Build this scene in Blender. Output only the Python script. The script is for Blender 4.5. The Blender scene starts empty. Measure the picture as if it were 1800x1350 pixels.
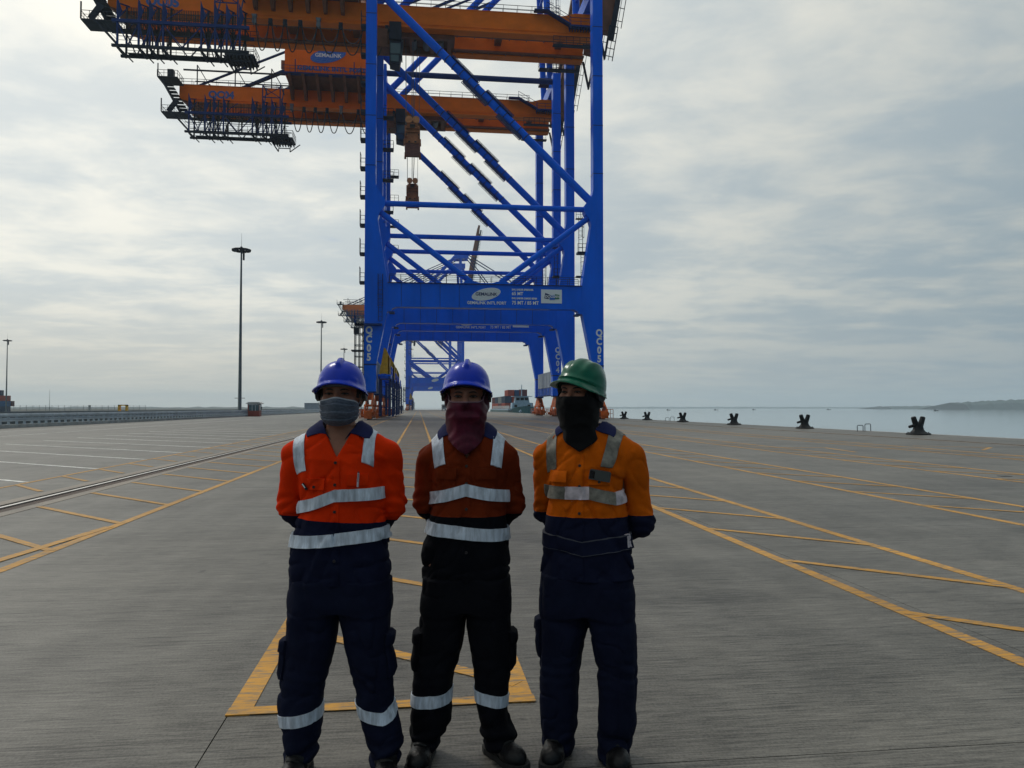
import bpy, math, random
import numpy as np
from mathutils import Vector, Matrix

random.seed(7)
RNG = np.random.default_rng(11)
R = math.radians
SC = bpy.context.scene
COL = SC.collection

# ------------------------------------------------------------------ camera
YAW, PITCH = R(6.93), R(1.78)
cam_data = bpy.data.cameras.new("camera")
cam_data.sensor_fit = 'HORIZONTAL'
cam_data.sensor_width = 36.0
cam_data.lens = 36.0 * 1350.0 / 1800.0
cam_data.clip_start = 0.05
cam_data.clip_end = 20000.0
cam = bpy.data.objects.new("camera", cam_data)
COL.objects.link(cam)
cam.location = (0.0, 0.0, 1.55)
cam.rotation_euler = (R(90) + PITCH, 0.0, -YAW)
SC.camera = cam

# ------------------------------------------------------------------ sky
SUN_AZ, SUN_EL = R(-38.0), R(47.0)      # azimuth measured from +Y, negative = towards -X (landside)
world = bpy.data.worlds.new("World")
SC.world = world
world.use_nodes = True
wn, wl = world.node_tree.nodes, world.node_tree.links
wn.clear()
def W(kind, **kw):
    n = wn.new(kind)
    for k, v in kw.items():
        setattr(n, k, v)
    return n
def wmath(op, a, b=None, c=None, clamp=False):
    n = wn.new('ShaderNodeMath'); n.operation = op; n.use_clamp = clamp
    for i, s in enumerate((a, b, c)):
        if s is None: continue
        if isinstance(s, (int, float)): n.inputs[i].default_value = s
        else: wl.new(s, n.inputs[i])
    return n.outputs[0]
def wmix(f, a, b):
    n = wn.new('ShaderNodeMix'); n.data_type = 'RGBA'
    for idx, s in ((0, f), (6, a), (7, b)):
        if isinstance(s, (int, float)): n.inputs[idx].default_value = s
        elif isinstance(s, tuple): n.inputs[idx].default_value = (*s, 1.0)
        else: wl.new(s, n.inputs[idx])
    return n.outputs[2]
def wramp(f, stops):
    n = wn.new('ShaderNodeMapRange'); n.interpolation_type = 'SMOOTHSTEP'
    wl.new(f, n.inputs[0]); n.inputs[1].default_value = stops[0]; n.inputs[2].default_value = stops[1]
    n.inputs[3].default_value = 0.0; n.inputs[4].default_value = 1.0
    return n.outputs[0]
tc = W('ShaderNodeTexCoord')
sep = W('ShaderNodeSeparateXYZ'); wl.new(tc.outputs['Generated'], sep.inputs[0])
dx, dy, dz = sep.outputs[0], sep.outputs[1], sep.outputs[2]
zc = wmath('MAXIMUM', dz, 0.0)
den = wmath('ADD', zc, 0.09)
px, py = wmath('DIVIDE', dx, den), wmath('DIVIDE', dy, den)
comb = W('ShaderNodeCombineXYZ'); wl.new(px, comb.inputs[0]); wl.new(py, comb.inputs[1])
def wnoise(scale_xyz, detail, rough, dist=0.0, off=(0, 0, 0)):
    mp = W('ShaderNodeMapping'); wl.new(comb.outputs[0], mp.inputs[0])
    mp.inputs['Scale'].default_value = scale_xyz; mp.inputs['Location'].default_value = off
    mp.inputs['Rotation'].default_value = (0, 0, R(12))
    n = W('ShaderNodeTexNoise'); n.inputs['Scale'].default_value = 1.0
    n.inputs['Detail'].default_value = detail; n.inputs['Roughness'].default_value = rough
    n.inputs['Distortion'].default_value = dist
    wl.new(mp.outputs[0], n.inputs['Vector'])
    return n.outputs[0]
broad = wnoise((0.75, 0.85, 1), 5, 0.55, 0.3, (3.1, 0.7, 0))
puffs = wnoise((2.7, 3.0, 1), 9, 0.60, 0.25, (1.2, 5.3, 0))
streak = wnoise((0.55, 1.9, 1), 6, 0.55, 0.6, (7.7, 2.1, 0))
zc_low = wramp(zc, (0.02, 0.22))
sw = wmath('MULTIPLY_ADD', zc_low, -0.28, 0.46)
base_off = wmath('MULTIPLY_ADD', zc_low, 0.12, -0.11)
cov = wmath('ADD', base_off, wmath('ADD', wmath('MULTIPLY', broad, 0.65), wmath('ADD', wmath('MULTIPLY', puffs, 0.54), wmath('MULTIPLY', streak, sw))))
thick = wramp(cov, (0.58, 0.86))          # lit cloud against thin blue-grey veil
# brightness rises towards the side of the hidden sun
sd = (math.sin(SUN_AZ) * math.cos(SUN_EL), math.cos(SUN_AZ) * math.cos(SUN_EL), math.sin(SUN_EL))
dot = wmath('ADD', wmath('MULTIPLY', dx, sd[0]), wmath('ADD', wmath('MULTIPLY', dy, sd[1]), wmath('MULTIPLY', dz, sd[2])))
glow = wmath('POWER', wmath('MULTIPLY_ADD', dot, 0.5, 0.5, clamp=True), 2.2)
veil = wmix(glow, (0.000, 0.100, 0.180), (0.88, 0.92, 0.90))
lit = wmix(glow, (0.11, 0.170, 0.200), (1.26, 1.22, 1.08))
hole = wramp(cov, (0.44, 0.56))            # thin places where blue shows
blue = wmix(glow, (0.05, 0.13, 0.24), (0.66, 0.76, 0.86))
clouds = wmix(thick, wmix(hole, blue, veil), lit)
low = wramp(zc, (0.0, 0.17))
horizon = wmix(glow, (0.00, 0.155, 0.325), (0.97, 0.86, 0.66))
clouds = wmix(low, wmix(0.72, clouds, horizon), clouds)
sky = W('ShaderNodeTexSky', sky_type='NISHITA')
sky.sun_disc = False
sky.sun_elevation = SUN_EL
sky.sun_rotation = SUN_AZ
sky.air_density = 1.0; sky.dust_density = 2.0; sky.ozone_density = 1.0
bg_sky = W('ShaderNodeBackground'); bg_sky.inputs[1].default_value = 0.06
wl.new(sky.outputs[0], bg_sky.inputs[0])
bg_cl = W('ShaderNodeBackground'); bg_cl.inputs[1].default_value = 1.0
wl.new(clouds, bg_cl.inputs[0])
mixs = W('ShaderNodeMixShader'); mixs.inputs[0].default_value = 0.92
wl.new(bg_sky.outputs[0], mixs.inputs[1]); wl.new(bg_cl.outputs[0], mixs.inputs[2])
wout = W('ShaderNodeOutputWorld'); wl.new(mixs.outputs[0], wout.inputs[0])

# ------------------------------------------------------------------ sun behind thin cloud
sun_data = bpy.data.lights.new("sun", 'SUN')
sun_data.energy = 1.0
sun_data.angle = R(11)
sun_data.color = (1.0, 0.95, 0.87)
sun = bpy.data.objects.new("sun", sun_data)
COL.objects.link(sun)
sun.rotation_euler = Vector(sd).to_track_quat('Z', 'Y').to_euler()

SC.view_settings.view_transform = 'Standard'
SC.view_settings.look = 'None'
SC.view_settings.exposure = 0.0
SC.view_settings.gamma = 1.0
SC.view_settings.use_curve_mapping = False
SC.cycles.use_denoising = True
SC.cycles.max_bounces = 6
SC.cycles.diffuse_bounces = 3
SC.cycles.glossy_bounces = 3
SC.cycles.volume_bounces = 1
SC.cycles.transparent_max_bounces = 8
SC.cycles.sample_clamp_indirect = 8.0

# ------------------------------------------------------------------ materials
def mat(name, col, rough=0.6, metal=0.0, spec=0.4, var=0.0, vscale=1.5, bump=0.0, bscale=40.0, vec=None, var2=None, coat=0.0):
    """Principled paint/cloth/metal; var = brightness mottling from object-space noise, bump = fine relief."""
    m = bpy.data.materials.new(name); m.use_nodes = True
    nt = m.node_tree; n = nt.nodes; l = nt.links
    b = n['Principled BSDF']
    b.inputs['Base Color'].default_value = (*col, 1)
    b.inputs['Roughness'].default_value = rough
    b.inputs['Metallic'].default_value = metal
    b.inputs['Specular IOR Level'].default_value = spec
    b.inputs['Coat Weight'].default_value = coat
    if var or bump:
        t = n.new('ShaderNodeTexCoord')
        mp = n.new('ShaderNodeMapping'); l.new(t.outputs['Object'], mp.inputs[0])
        if vec: mp.inputs['Scale'].default_value = vec
    if var:
        no = n.new('ShaderNodeTexNoise'); l.new(mp.outputs[0], no.inputs['Vector'])
        no.inputs['Scale'].default_value = vscale; no.inputs['Detail'].default_value = 6; no.inputs['Roughness'].default_value = 0.65
        mx = n.new('ShaderNodeMix'); mx.data_type = 'RGBA'
        rp = n.new('ShaderNodeMapRange'); l.new(no.outputs[0], rp.inputs[0])
        rp.inputs[1].default_value = 0.35; rp.inputs[2].default_value = 0.68
        l.new(rp.outputs[0], mx.inputs[0])
        d = var2 or tuple(c * (1 - var) for c in col)
        u = tuple(min(1, c * (1 + var * 0.7)) for c in col)
        mx.inputs[6].default_value = (*d, 1); mx.inputs[7].default_value = (*u, 1)
        l.new(mx.outputs[2], b.inputs['Base Color'])
    if bump:
        n2 = n.new('ShaderNodeTexNoise'); l.new(mp.outputs[0], n2.inputs['Vector'])
        n2.inputs['Scale'].default_value = bscale; n2.inputs['Detail'].default_value = 4
        bp = n.new('ShaderNodeBump'); bp.inputs['Strength'].default_value = bump; bp.inputs['Distance'].default_value = 0.01
        l.new(n2.outputs[0], bp.inputs['Height']); l.new(bp.outputs[0], b.inputs['Normal'])
    return m

M = {}
M['blue'] = mat('crane_blue_paint', (0.0005, 0.125, 0.78), 0.26, spec=0.07, var=0.14, vscale=0.35, vec=(1, 1, 0.25))
M['blue_dark'] = mat('dark_blue_steel', (0.003, 0.030, 0.15), 0.5, spec=.2, var=0.25, vscale=0.6)
M['steel_dark'] = mat('dark_galvanised_steel', (0.018, 0.026, 0.042), 0.6, spec=.2, var=0.3, vscale=0.8)
M['rail_grey'] = mat('galvanised_rail', (0.16, 0.18, 0.20), 0.5, metal=0.3, var=0.2)
M['orange'] = mat('crane_orange_paint', (0.80, 0.170, 0.012), 0.45, spec=0.1, var=0.18, vscale=0.3, vec=(0.6, 1, 1))
M['orange_bogie'] = mat('bogie_orange_paint', (0.56, 0.115, 0.018), 0.5, spec=.2, var=0.45, vscale=0.9)
M['brown'] = mat('oxide_primer', (0.20, 0.075, 0.04), 0.6, var=0.3, vscale=0.7)
M['sheave'] = mat('sheave_orange', (0.62, 0.25, 0.09), 0.5, var=0.3)
M['spreader'] = mat('spreader_rusty_orange', (0.36, 0.125, 0.045), 0.55, var=0.4, vscale=1.2)
M['grey_panel'] = mat('grey_panel', (0.34, 0.40, 0.47), 0.5, var=0.15, vscale=0.5)
M['white'] = mat('white_paint', (0.78, 0.79, 0.79), 0.5, var=0.1)
M['grey_sign'] = mat('pale_sign_grey', (0.72, 0.75, 0.78), 0.5)
M['logo_line'] = mat('logo_line', (0.13, 0.30, 0.62), 0.5)
M['sign_blue'] = mat('logo_blue', (0.02, 0.13, 0.52), 0.45)
M['letter_blue'] = mat('letter_blue', (0.035, 0.10, 0.34), 0.5)
M['letter_navy'] = mat('letter_navy', (0.012, 0.03, 0.12), 0.5)
M['letter_green'] = mat('letter_green', (0.02, 0.16, 0.08), 0.5)
M['yellow'] = mat('safety_yellow', (0.80, 0.44, 0.02), 0.5, var=0.2)
M['rope'] = mat('steel_rope', (0.10, 0.105, 0.11), 0.5, metal=0.4)
M['cable'] = mat('black_rubber_cable', (0.018, 0.018, 0.02), 0.6)
M['black'] = mat('black_cast_iron', (0.009, 0.011, 0.014), 0.5, spec=.25, var=0.3, vscale=9, bump=0.12, bscale=40)
M['glass'] = mat('cab_glass', (0.04, 0.08, 0.085), 0.08, spec=0.8)
M['rust'] = mat('rusted_rail_steel', (0.055, 0.030, 0.020), 0.75, var=0.4, vscale=6)
M['rail_top'] = mat('polished_rail_head', (0.62, 0.60, 0.58), 0.32, metal=0.9, var=0.15, vscale=3)
M['mast'] = mat('mast_grey_steel', (0.12, 0.15, 0.16), 0.5, var=0.2, vscale=0.3)
M['barrier'] = mat('barrier_steel', (0.46, 0.52, 0.57), 0.5, var=0.25, vscale=0.7)
M['kerb'] = mat('kerb_concrete', (0.40, 0.41, 0.40), 0.85, var=0.3, vscale=1.2)
M['red'] = mat('booth_red', (0.30, 0.055, 0.035), 0.55, var=0.2)
M['roof_pale'] = mat('pale_roof_sheet', (0.45, 0.45, 0.42), 0.6, var=0.15)
M['hull'] = mat('hull_green', (0.03, 0.11, 0.12), 0.45, var=0.25, vscale=0.4)
M['ship_blue'] = mat('ship_pale_blue', (0.30, 0.42, 0.52), 0.5, var=0.15)
M['c_red'] = mat('container_red', (0.40, 0.075, 0.045), 0.55, var=0.25, vscale=0.6)
M['c_navy'] = mat('container_navy', (0.028, 0.06, 0.12), 0.55, var=0.25, vscale=0.6)
M['c_blue'] = mat('container_blue', (0.03, 0.13, 0.30), 0.55, var=0.25, vscale=0.6)
M['c_maroon'] = mat('container_maroon', (0.15, 0.030, 0.035), 0.55, var=0.25, vscale=0.6)
M['c_grey'] = mat('container_grey', (0.26, 0.28, 0.29), 0.55, var=0.25, vscale=0.6)
M['leaf'] = mat('distant_foliage', (0.016, 0.040, 0.038), 0.9, var=0.5, vscale=0.05)
M['terrain'] = mat('dark_shore', (0.05, 0.06, 0.055), 0.9, var=0.4, vscale=0.05)
M['bridge_rail'] = mat('bridge_rail_steel', (0.10, 0.125, 0.14), 0.6)
M['pile'] = mat('pile_concrete', (0.10, 0.115, 0.12), 0.85, var=0.3)

# ------------------------------------------------------------------ mesh helpers
def link(o, parent=None):
    COL.objects.link(o)
    if parent is not None: o.parent = parent
    return o
def tag(o, label=None, cat=None, group=None, kind=None):
    if label: o['label'] = label
    if cat: o['category'] = cat
    if group: o['group'] = group
    if kind: o['kind'] = kind
    return o
def thing(name, label, cat, loc=(0, 0, 0), rz=0.0, group=None):
    o = bpy.data.objects.new(name, None); o.empty_display_size = 0.2
    COL.objects.link(o); o.location = loc; o.rotation_euler = (0, 0, rz)
    return tag(o, label, cat, group)

class MB:
    """collects simple solids and links them as one mesh object"""
    def __init__(s): s.v, s.f = [], []
    def add(s, vs, fs):
        k = len(s.v); s.v.extend(tuple(map(float, p)) for p in vs)
        s.f.extend(tuple(k + i for i in f) for f in fs); return s
    def box(s, x0, x1, y0, y1, z0, z1):
        return s.add([(x0, y0, z0), (x1, y0, z0), (x1, y1, z0), (x0, y1, z0), (x0, y0, z1), (x1, y0, z1), (x1, y1, z1), (x0, y1, z1)],
                     [(0, 3, 2, 1), (4, 5, 6, 7), (0, 1, 5, 4), (1, 2, 6, 5), (2, 3, 7, 6), (3, 0, 4, 7)])
    def bar(s, p, q, w, h=None, up=(0, 0, 1)):
        h = w if h is None else h
        p, q = Vector(p), Vector(q); d = (q - p).normalized(); u = Vector(up)
        if abs(d.dot(u)) > 0.98: u = Vector((0, 1, 0))
        a = d.cross(u).normalized() * (w / 2); b = a.cross(d).normalized() * (h / 2)
        c = [p - a - b, p + a - b, p + a + b, p - a + b, q - a - b, q + a - b, q + a + b, q - a + b]
        return s.add(c, [(3, 2, 1, 0), (4, 5, 6, 7), (0, 1, 5, 4), (1, 2, 6, 5), (2, 3, 7, 6), (3, 0, 4, 7)])
    def tube(s, p, q, r, n=10, r2=None):
        return s.path([p, q], [r, r if r2 is None else r2], n)
    def path(s, pts, r, n=6, closed=False):
        pts = [Vector(p) for p in pts]; m = len(pts)
        rr = r if isinstance(r, (list, tuple)) else [r] * m
        vs, fs, u = [], [], None
        for i, p in enumerate(pts):
            d = (pts[min(i + 1, m - 1)] - pts[max(i - 1, 0)]).normalized()
            if u is None:
                u = d.orthogonal().normalized()
            u = (u - d * u.dot(d)).normalized(); w = d.cross(u)
            for k in range(n):
                a = 2 * math.pi * k / n
                vs.append(p + (u * math.cos(a) + w * math.sin(a)) * rr[i])
        for i in range(m - 1):
            for k in range(n):
                k2 = (k + 1) % n
                fs.append((i * n + k, i * n + k2, (i + 1) * n + k2, (i + 1) * n + k))
        fs.append(tuple(range(n))[::-1]); fs.append(tuple(range((m - 1) * n, m * n)))
        return s.add(vs, fs)
    def prism(s, poly, c0, c1, axis='y'):
        n = len(poly)
        def P(a, b, c): return (a, c, b) if axis == 'y' else ((c, a, b) if axis == 'x' else (a, b, c))
        vs = [P(a, b, c0) for a, b in poly] + [P(a, b, c1) for a, b in poly]
        fs = [tuple(range(n)), tuple(range(n, 2 * n))[::-1]] + [(i, i + n, (i + 1) % n + n, (i + 1) % n) for i in range(n)]
        return s.add(vs, fs)
    def lathe(s, prof, n=16, c=(0, 0)):
        vs, fs = [], []
        for r, z in prof:
            for k in range(n):
                a = 2 * math.pi * k / n
                vs.append((c[0] + r * math.cos(a), c[1] + r * math.sin(a), z))
        for i in range(len(prof) - 1):
            for k in range(n):
                k2 = (k + 1) % n
                fs.append((i * n + k, i * n + k2, (i + 1) * n + k2, (i + 1) * n + k))
        fs.append(tuple(range(n))[::-1]); fs.append(tuple(range((len(prof) - 1) * n, len(prof) * n)))
        return s.add(vs, fs)
    def build(s, name, m, parent=None, loc=(0, 0, 0), smooth=False, bevel=0.0):
        me = bpy.data.meshes.new(name); me.from_pydata(s.v, [], s.f)
        import bmesh
        bm = bmesh.new(); bm.from_mesh(me); bmesh.ops.recalc_face_normals(bm, faces=bm.faces)
        if bevel:
            bmesh.ops.bevel(bm, geom=bm.edges[:], offset=bevel, segments=2, affect='EDGES', profile=0.6)
        bm.to_mesh(me); bm.free()
        me.materials.append(M[m] if isinstance(m, str) else m)
        if smooth:
            me.polygons.foreach_set('use_smooth', [True] * len(me.polygons))
            me.set_sharp_from_angle(angle=R(40))
        o = bpy.data.objects.new(name, me); o.location = loc
        return link(o, parent)

def text_obj(name, body, size, m, parent, loc, rot=(R(90), 0, 0), bold=0.0, align='CENTER', line=1.0, shear=0.0, depth=0.01, space=1.0, xscale=1.0):
    c = bpy.data.curves.new(name, 'FONT'); c.body = body; c.size = size; c.align_x = align; c.align_y = 'CENTER'
    c.offset = bold; c.space_line = line; c.shear = shear; c.extrude = depth; c.space_character = space; c.resolution_u = 3
    t = bpy.data.objects.new(name, c); COL.objects.link(t)
    dg = bpy.context.evaluated_depsgraph_get(); dg.update()
    me = bpy.data.meshes.new_from_object(t.evaluated_get(dg))
    bpy.data.objects.remove(t); bpy.data.curves.remove(c)
    me.name = name; me.materials.clear(); me.materials.append(M[m])
    o = bpy.data.objects.new(name, me); o.location = loc; o.rotation_euler = rot; o.scale = (xscale, 1, 1)
    return link(o, parent)

def kids(o): return [c for c in bpy.data.objects if c.parent is o]
def copy_tree(o, parent=None, index=None, skip=()):
    c = o.copy(); COL.objects.link(c); c.parent = parent
    for ch in index.get(o.name, ()):
        if ch.name.split('.')[0] in skip: continue
        copy_tree(ch, c, index, skip)
    return c
def child_index():
    d = {}
    for o in SC.objects:
        if o.parent: d.setdefault(o.parent.name, []).append(o)
    return d
# ================================================================== ground, water, lines
def concrete(name, base, spread, warm=0.0, joint=False):
    m = bpy.data.materials.new(name); m.use_nodes = True
    nt = m.node_tree; n = nt.nodes; l = nt.links; b = n['Principled BSDF']
    g = n.new('ShaderNodeNewGeometry')
    def noise(scale, detail, rough, off=0.0, dist=0.0):
        mp = n.new('ShaderNodeMapping'); l.new(g.outputs['Position'], mp.inputs[0])
        mp.inputs['Scale'].default_value = scale; mp.inputs['Location'].default_value = (off, off * 1.7, 0)
        t = n.new('ShaderNodeTexNoise'); t.inputs['Scale'].default_value = 1; t.inputs['Detail'].default_value = detail
        t.inputs['Roughness'].default_value = rough; t.inputs['Distortion'].default_value = dist
        l.new(mp.outputs[0], t.inputs['Vector']); return t.outputs[0]
    def mth(op, a, bb, cc=None):
        q = n.new('ShaderNodeMath'); q.operation = op
        for i, s in enumerate((a, bb, cc)):
            if s is None: continue
            if isinstance(s, (int, float)): q.inputs[i].default_value = s
            else: l.new(s, q.inputs[i])
        return q.outputs[0]
    broom = noise((2.6, 55, 1), 5, 0.72, 3.3, 0.2)
    band = noise((0.16, 1.5, 1), 6, 0.68, 9.1, 0.6)
    blot = noise((0.16, 0.22, 1), 5, 0.6, 5.2, 0.6)
    grain = noise((70, 55, 1), 3, 0.7, 1.0)
    spots = noise((3.1, 3.1, 1), 2, 0.5, 4.0)
    oi = n.new('ShaderNodeObjectInfo')
    lines = noise((1.4, 34, 1), 4, 0.55, 6.6, 0.5)
    lr = n.new('ShaderNodeMapRange'); l.new(lines, lr.inputs[0]); lr.inputs[1].default_value = 0.36; lr.inputs[2].default_value = 0.43
    lr.inputs[3].default_value = -0.30; lr.inputs[4].default_value = 0.0
    lines2 = noise((0.9, 11, 1), 6, 0.7, 2.6, 0.4)
    tyre = noise((2.2, 0.045, 1), 4, 0.6, 7.7, 0.2)
    patch = noise((0.55, 0.6, 1), 6, 0.7, 12.3, 0.8)
    fine = noise((5, 75, 1), 3, 0.65, 8.1)
    v = mth('ADD', mth('ADD', lr.outputs[0], mth('ADD', mth('MULTIPLY_ADD', fine, 1.7, -0.85), mth('ADD', mth('MULTIPLY_ADD', lines2, 0.7, -0.35), mth('MULTIPLY_ADD', broom, 1.5, -0.75)))), mth('ADD', mth('MULTIPLY_ADD', band, 0.75, -0.37), mth('ADD', mth('MULTIPLY_ADD', blot, 0.7, -0.35), mth('MULTIPLY_ADD', grain, 1.3, -0.65))))
    v = mth('ADD', v, mth('MULTIPLY_ADD', oi.outputs['Random'], 0.08, -0.04))
    speck = n.new('ShaderNodeMapRange'); l.new(spots, speck.inputs[0]); speck.inputs[1].default_value = 0.735; speck.inputs[2].default_value = 0.76
    speck.inputs[3].default_value = 0.0; speck.inputs[4].default_value = -0.35
    v = mth('ADD', v, speck.outputs[0])
    vor = n.new('ShaderNodeTexVoronoi'); vor.inputs['Scale'].default_value = 2.3; l.new(g.outputs['Position'], vor.inputs['Vector'])
    dot = n.new('ShaderNodeMapRange'); l.new(vor.outputs['Distance'], dot.inputs[0]); dot.inputs[1].default_value = 0.018; dot.inputs[2].default_value = 0.034
    dot.inputs[3].default_value = -0.30; dot.inputs[4].default_value = 0.0
    v = mth('ADD', v, mth('ADD', dot.outputs[0], mth('ADD', mth('MULTIPLY_ADD', tyre, 0.55, -0.275), mth('MULTIPLY_ADD', patch, 1.0, -0.5))))
    v = mth('MULTIPLY_ADD', v, spread, 1.0)
    v = mth('MINIMUM', mth('MAXIMUM', v, 0.3), 1.75)
    c = n.new('ShaderNodeMix'); c.data_type = 'RGBA'
    l.new(blot, c.inputs[0])
    c.inputs[6].default_value = (base[0] * 0.97, base[1] * 0.99, base[2] * 1.03, 1)
    c.inputs[7].default_value = (base[0] * 1.05, base[1] * 1.0, base[2] * 0.93, 1)
    mul = n.new('ShaderNodeVectorMath'); mul.operation = 'SCALE'
    l.new(c.outputs[2], mul.inputs[0]); l.new(v, mul.inputs['Scale'])
    l.new(mul.outputs[0], b.inputs['Base Color'])
    b.inputs['Roughness'].default_value = 0.50; b.inputs['Specular IOR Level'].default_value = 0.30
    bp = n.new('ShaderNodeBump'); bp.inputs['Strength'].default_value = 0.45; bp.inputs['Distance'].default_value = 0.006
    l.new(mth('ADD', broom, mth('MULTIPLY', grain, 0.4)), bp.inputs['Height']); l.new(bp.outputs[0], b.inputs['Normal'])
    return m
M['concrete'] = concrete('broomed_concrete', (0.108, 0.103, 0.092), 1.35)
M['grout'] = concrete('pale_grout', (0.20, 0.165, 0.13), 1.0)
M['joint'] = mat('dark_joint', (0.03, 0.03, 0.03), 0.9)

def line_paint(name, col):
    m = bpy.data.materials.new(name); m.use_nodes = True
    nt = m.node_tree; n = nt.nodes; l = nt.links; b = n['Principled BSDF']
    g = n.new('ShaderNodeNewGeometry')
    mp = n.new('ShaderNodeMapping'); l.new(g.outputs['Position'], mp.inputs[0]); mp.inputs['Scale'].default_value = (5.0, 26, 1)
    t = n.new('ShaderNodeTexNoise'); t.inputs['Scale'].default_value = 1; t.inputs['Detail'].default_value = 6; t.inputs['Roughness'].default_value = 0.75
    l.new(mp.outputs[0], t.inputs['Vector'])
    r = n.new('ShaderNodeMapRange'); l.new(t.outputs[0], r.inputs[0]); r.inputs[1].default_value = 0.45; r.inputs[2].default_value = 0.62
    mx = n.new('ShaderNodeMix'); mx.data_type = 'RGBA'; l.new(r.outputs[0], mx.inputs[0])
    mx.inputs[6].default_value = (*col, 1); mx.inputs[7].default_value = (0.16, 0.14, 0.11, 1)
    t2 = n.new('ShaderNodeTexNoise'); t2.inputs['Scale'].default_value = 0.6; t2.inputs['Detail'].default_value = 4; l.new(g.outputs['Position'], t2.inputs['Vector'])
    sc = n.new('ShaderNodeVectorMath'); sc.operation = 'SCALE'; l.new(mx.outputs[2], sc.inputs[0])
    q = n.new('ShaderNodeMath'); q.operation = 'MULTIPLY_ADD'; l.new(t2.outputs[0], q.inputs[0]); q.inputs[1].default_value = 1.1; q.inputs[2].default_value = 0.50
    l.new(q.outputs[0], sc.inputs['Scale']); l.new(sc.outputs[0], b.inputs['Base Color'])
    b.inputs['Roughness'].default_value = 0.65; b.inputs['Specular IOR Level'].default_value = 0.3
    return m
M['line_yellow'] = line_paint('worn_yellow_line_paint', (0.54, 0.265, 0.036))
M['line_white'] = line_paint('worn_white_line_paint', (0.74, 0.74, 0.72))

QL, QR = -31.6, 29.75                       # landside and waterside edges of the quay
JX, JY0, JDY, ROWS = [-29.57, -24.8, -20.03, -15.26, -10.49, -0.95, 3.82, 8.59, 13.36, 18.13, 27.67], 3.3, 6.1, 6
YNEAR, YFAR = JY0 - 2 * JDY, JY0 + ROWS * JDY

quay = MB()
quay.box(QL, QR, YNEAR - 60, 700, -4.6, -0.05)
quay_deck = tag(quay.build('quay_deck', 'joint'), 'long concrete container quay with painted lanes', kind='structure')
GAP = 0.006
RAILS = [-6.40, 24.70]
edges = sorted(set([QL] + JX + [QR] + [r + d for r in RAILS for d in (-0.17, 0.27)]))
trough = [(r - 0.171, r + 0.271) for r in RAILS]
cols = [(a, b) for a, b in zip(edges[:-1], edges[1:]) if not any(a >= t0 and b <= t1 for t0, t1 in trough)]
cache = {}
for a, b in cols:
    for r in range(-2, ROWS):
        y0 = JY0 + r * JDY
        w = round(b - a, 3)
        if w not in cache:
            sl = MB().box(GAP / 2, w - GAP / 2, GAP / 2, JDY - GAP / 2, -0.045, 0.0)
            o = sl.build('concrete_slab', 'concrete', quay_deck); cache[w] = o.data
        else:
            o = link(bpy.data.objects.new('concrete_slab', cache[w]), quay_deck)
        o.location = (a, y0, random.uniform(-0.0015, 0.0))
far = MB()
for a, b in cols:
    far.box(a, b, YFAR, 700, -0.045, 0.0)
    far.box(a, b, YNEAR - 60, YNEAR, -0.045, 0.0)
far.build('deck_surface', 'concrete', quay_deck)
cope = MB(); cope.box(QR - 0.02, QR + 0.35, YNEAR - 60, 700, -1.2, 0.012)
cope.build('coping', 'kerb', quay_deck)
for r in RAILS:
    gb = MB()
    for s in (-1, 1):
        a, b = (r - 0.42, r - 0.18) if s < 0 else (r + 0.28, r + 0.50)
        gb.box(a, b, YNEAR, 420, -0.002, 0.004)
    gb.build('grout_strip', 'grout', quay_deck)
    rt = thing('crane_rail', 'steel crane rail in a dark slot on the landward side beside the white bays' if r < 0 else 'steel crane rail in a dark slot on the water side behind the bollards', 'rail', (r, 0, 0), group='crane rails set in the quay')
    MB().box(-0.115, -0.045, YNEAR, 420, -0.04, -0.004).build('rail_head', 'rail_top', rt, smooth=False)
    MB().prism([(-0.15, -0.049), (0.02, -0.049), (-0.04, -0.041), (-0.12, -0.041)], YNEAR, 420, 'y').build('rail_foot', 'rust', rt)
    MB().box(-0.165, -0.125, YNEAR, 420, -0.048, -0.012).build('rubber_filler', 'rust', rt); MB().box(0.03, 0.262, YNEAR, 420, -0.048, -0.016).build('rubber_filler', 'rust', rt)

Z1 = 0.004
def strip(p, q, w):
    p, q = Vector((p[0], p[1], 0)), Vector((q[0], q[1], 0))
    d = (q - p).normalized(); s = Vector((-d.y, d.x, 0)) * (w / 2)
    return [p + s, p - s, q - s, q + s]
def paint(name, m, segs, w, z=Z1, kind=None):
    mb = MB()
    for p, q in segs:
        c = strip(p, q, w)
        mb.add([(v.x, v.y, z - 0.003) for v in c] + [(v.x, v.y, z) for v in c],
               [(0, 1, 2, 3), (4, 7, 6, 5), (0, 4, 5, 1), (1, 5, 6, 2), (2, 6, 7, 3), (3, 7, 4, 0)])
    o = mb.build(name, m, quay_deck)
    if kind: o['kind'] = kind
    return o
YE = 96.0
def lane_pair(xa, xb, ystart, h0, step, dy, wl=0.118, yend=420, hw=0.10, both=True):
    for x in (xa, xb) if both else (xa,):
        paint('yellow_line', 'line_yellow', [((x, ystart), (x, yend))], wl)
    far_h = []
    k = 0
    while True:
        y = h0 + step * k; k += 1
        if y > YE: break
        seg = ((xa, y), (xb, y + dy))
        if y < 46: paint('hatch_line', 'line_yellow', [seg], hw, Z1 + 0.002)
        else: far_h.append(seg)
    paint('hatch_line', 'line_yellow', far_h, hw, Z1 + 0.002, 'stuff')
lane_pair(-0.90, 0.555, 4.05, 5.62, 2.05, -1.30)
paint('end_line', 'line_yellow', [((-0.96, 4.10), (0.62, 4.10))], 0.098, Z1 + 0.004)
lane_pair(3.66, 5.09, -6, 1.36, 2.05, -1.40)
lane_pair(7.95, 9.42, -6, 3.2, 2.05, -1.40)
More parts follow.
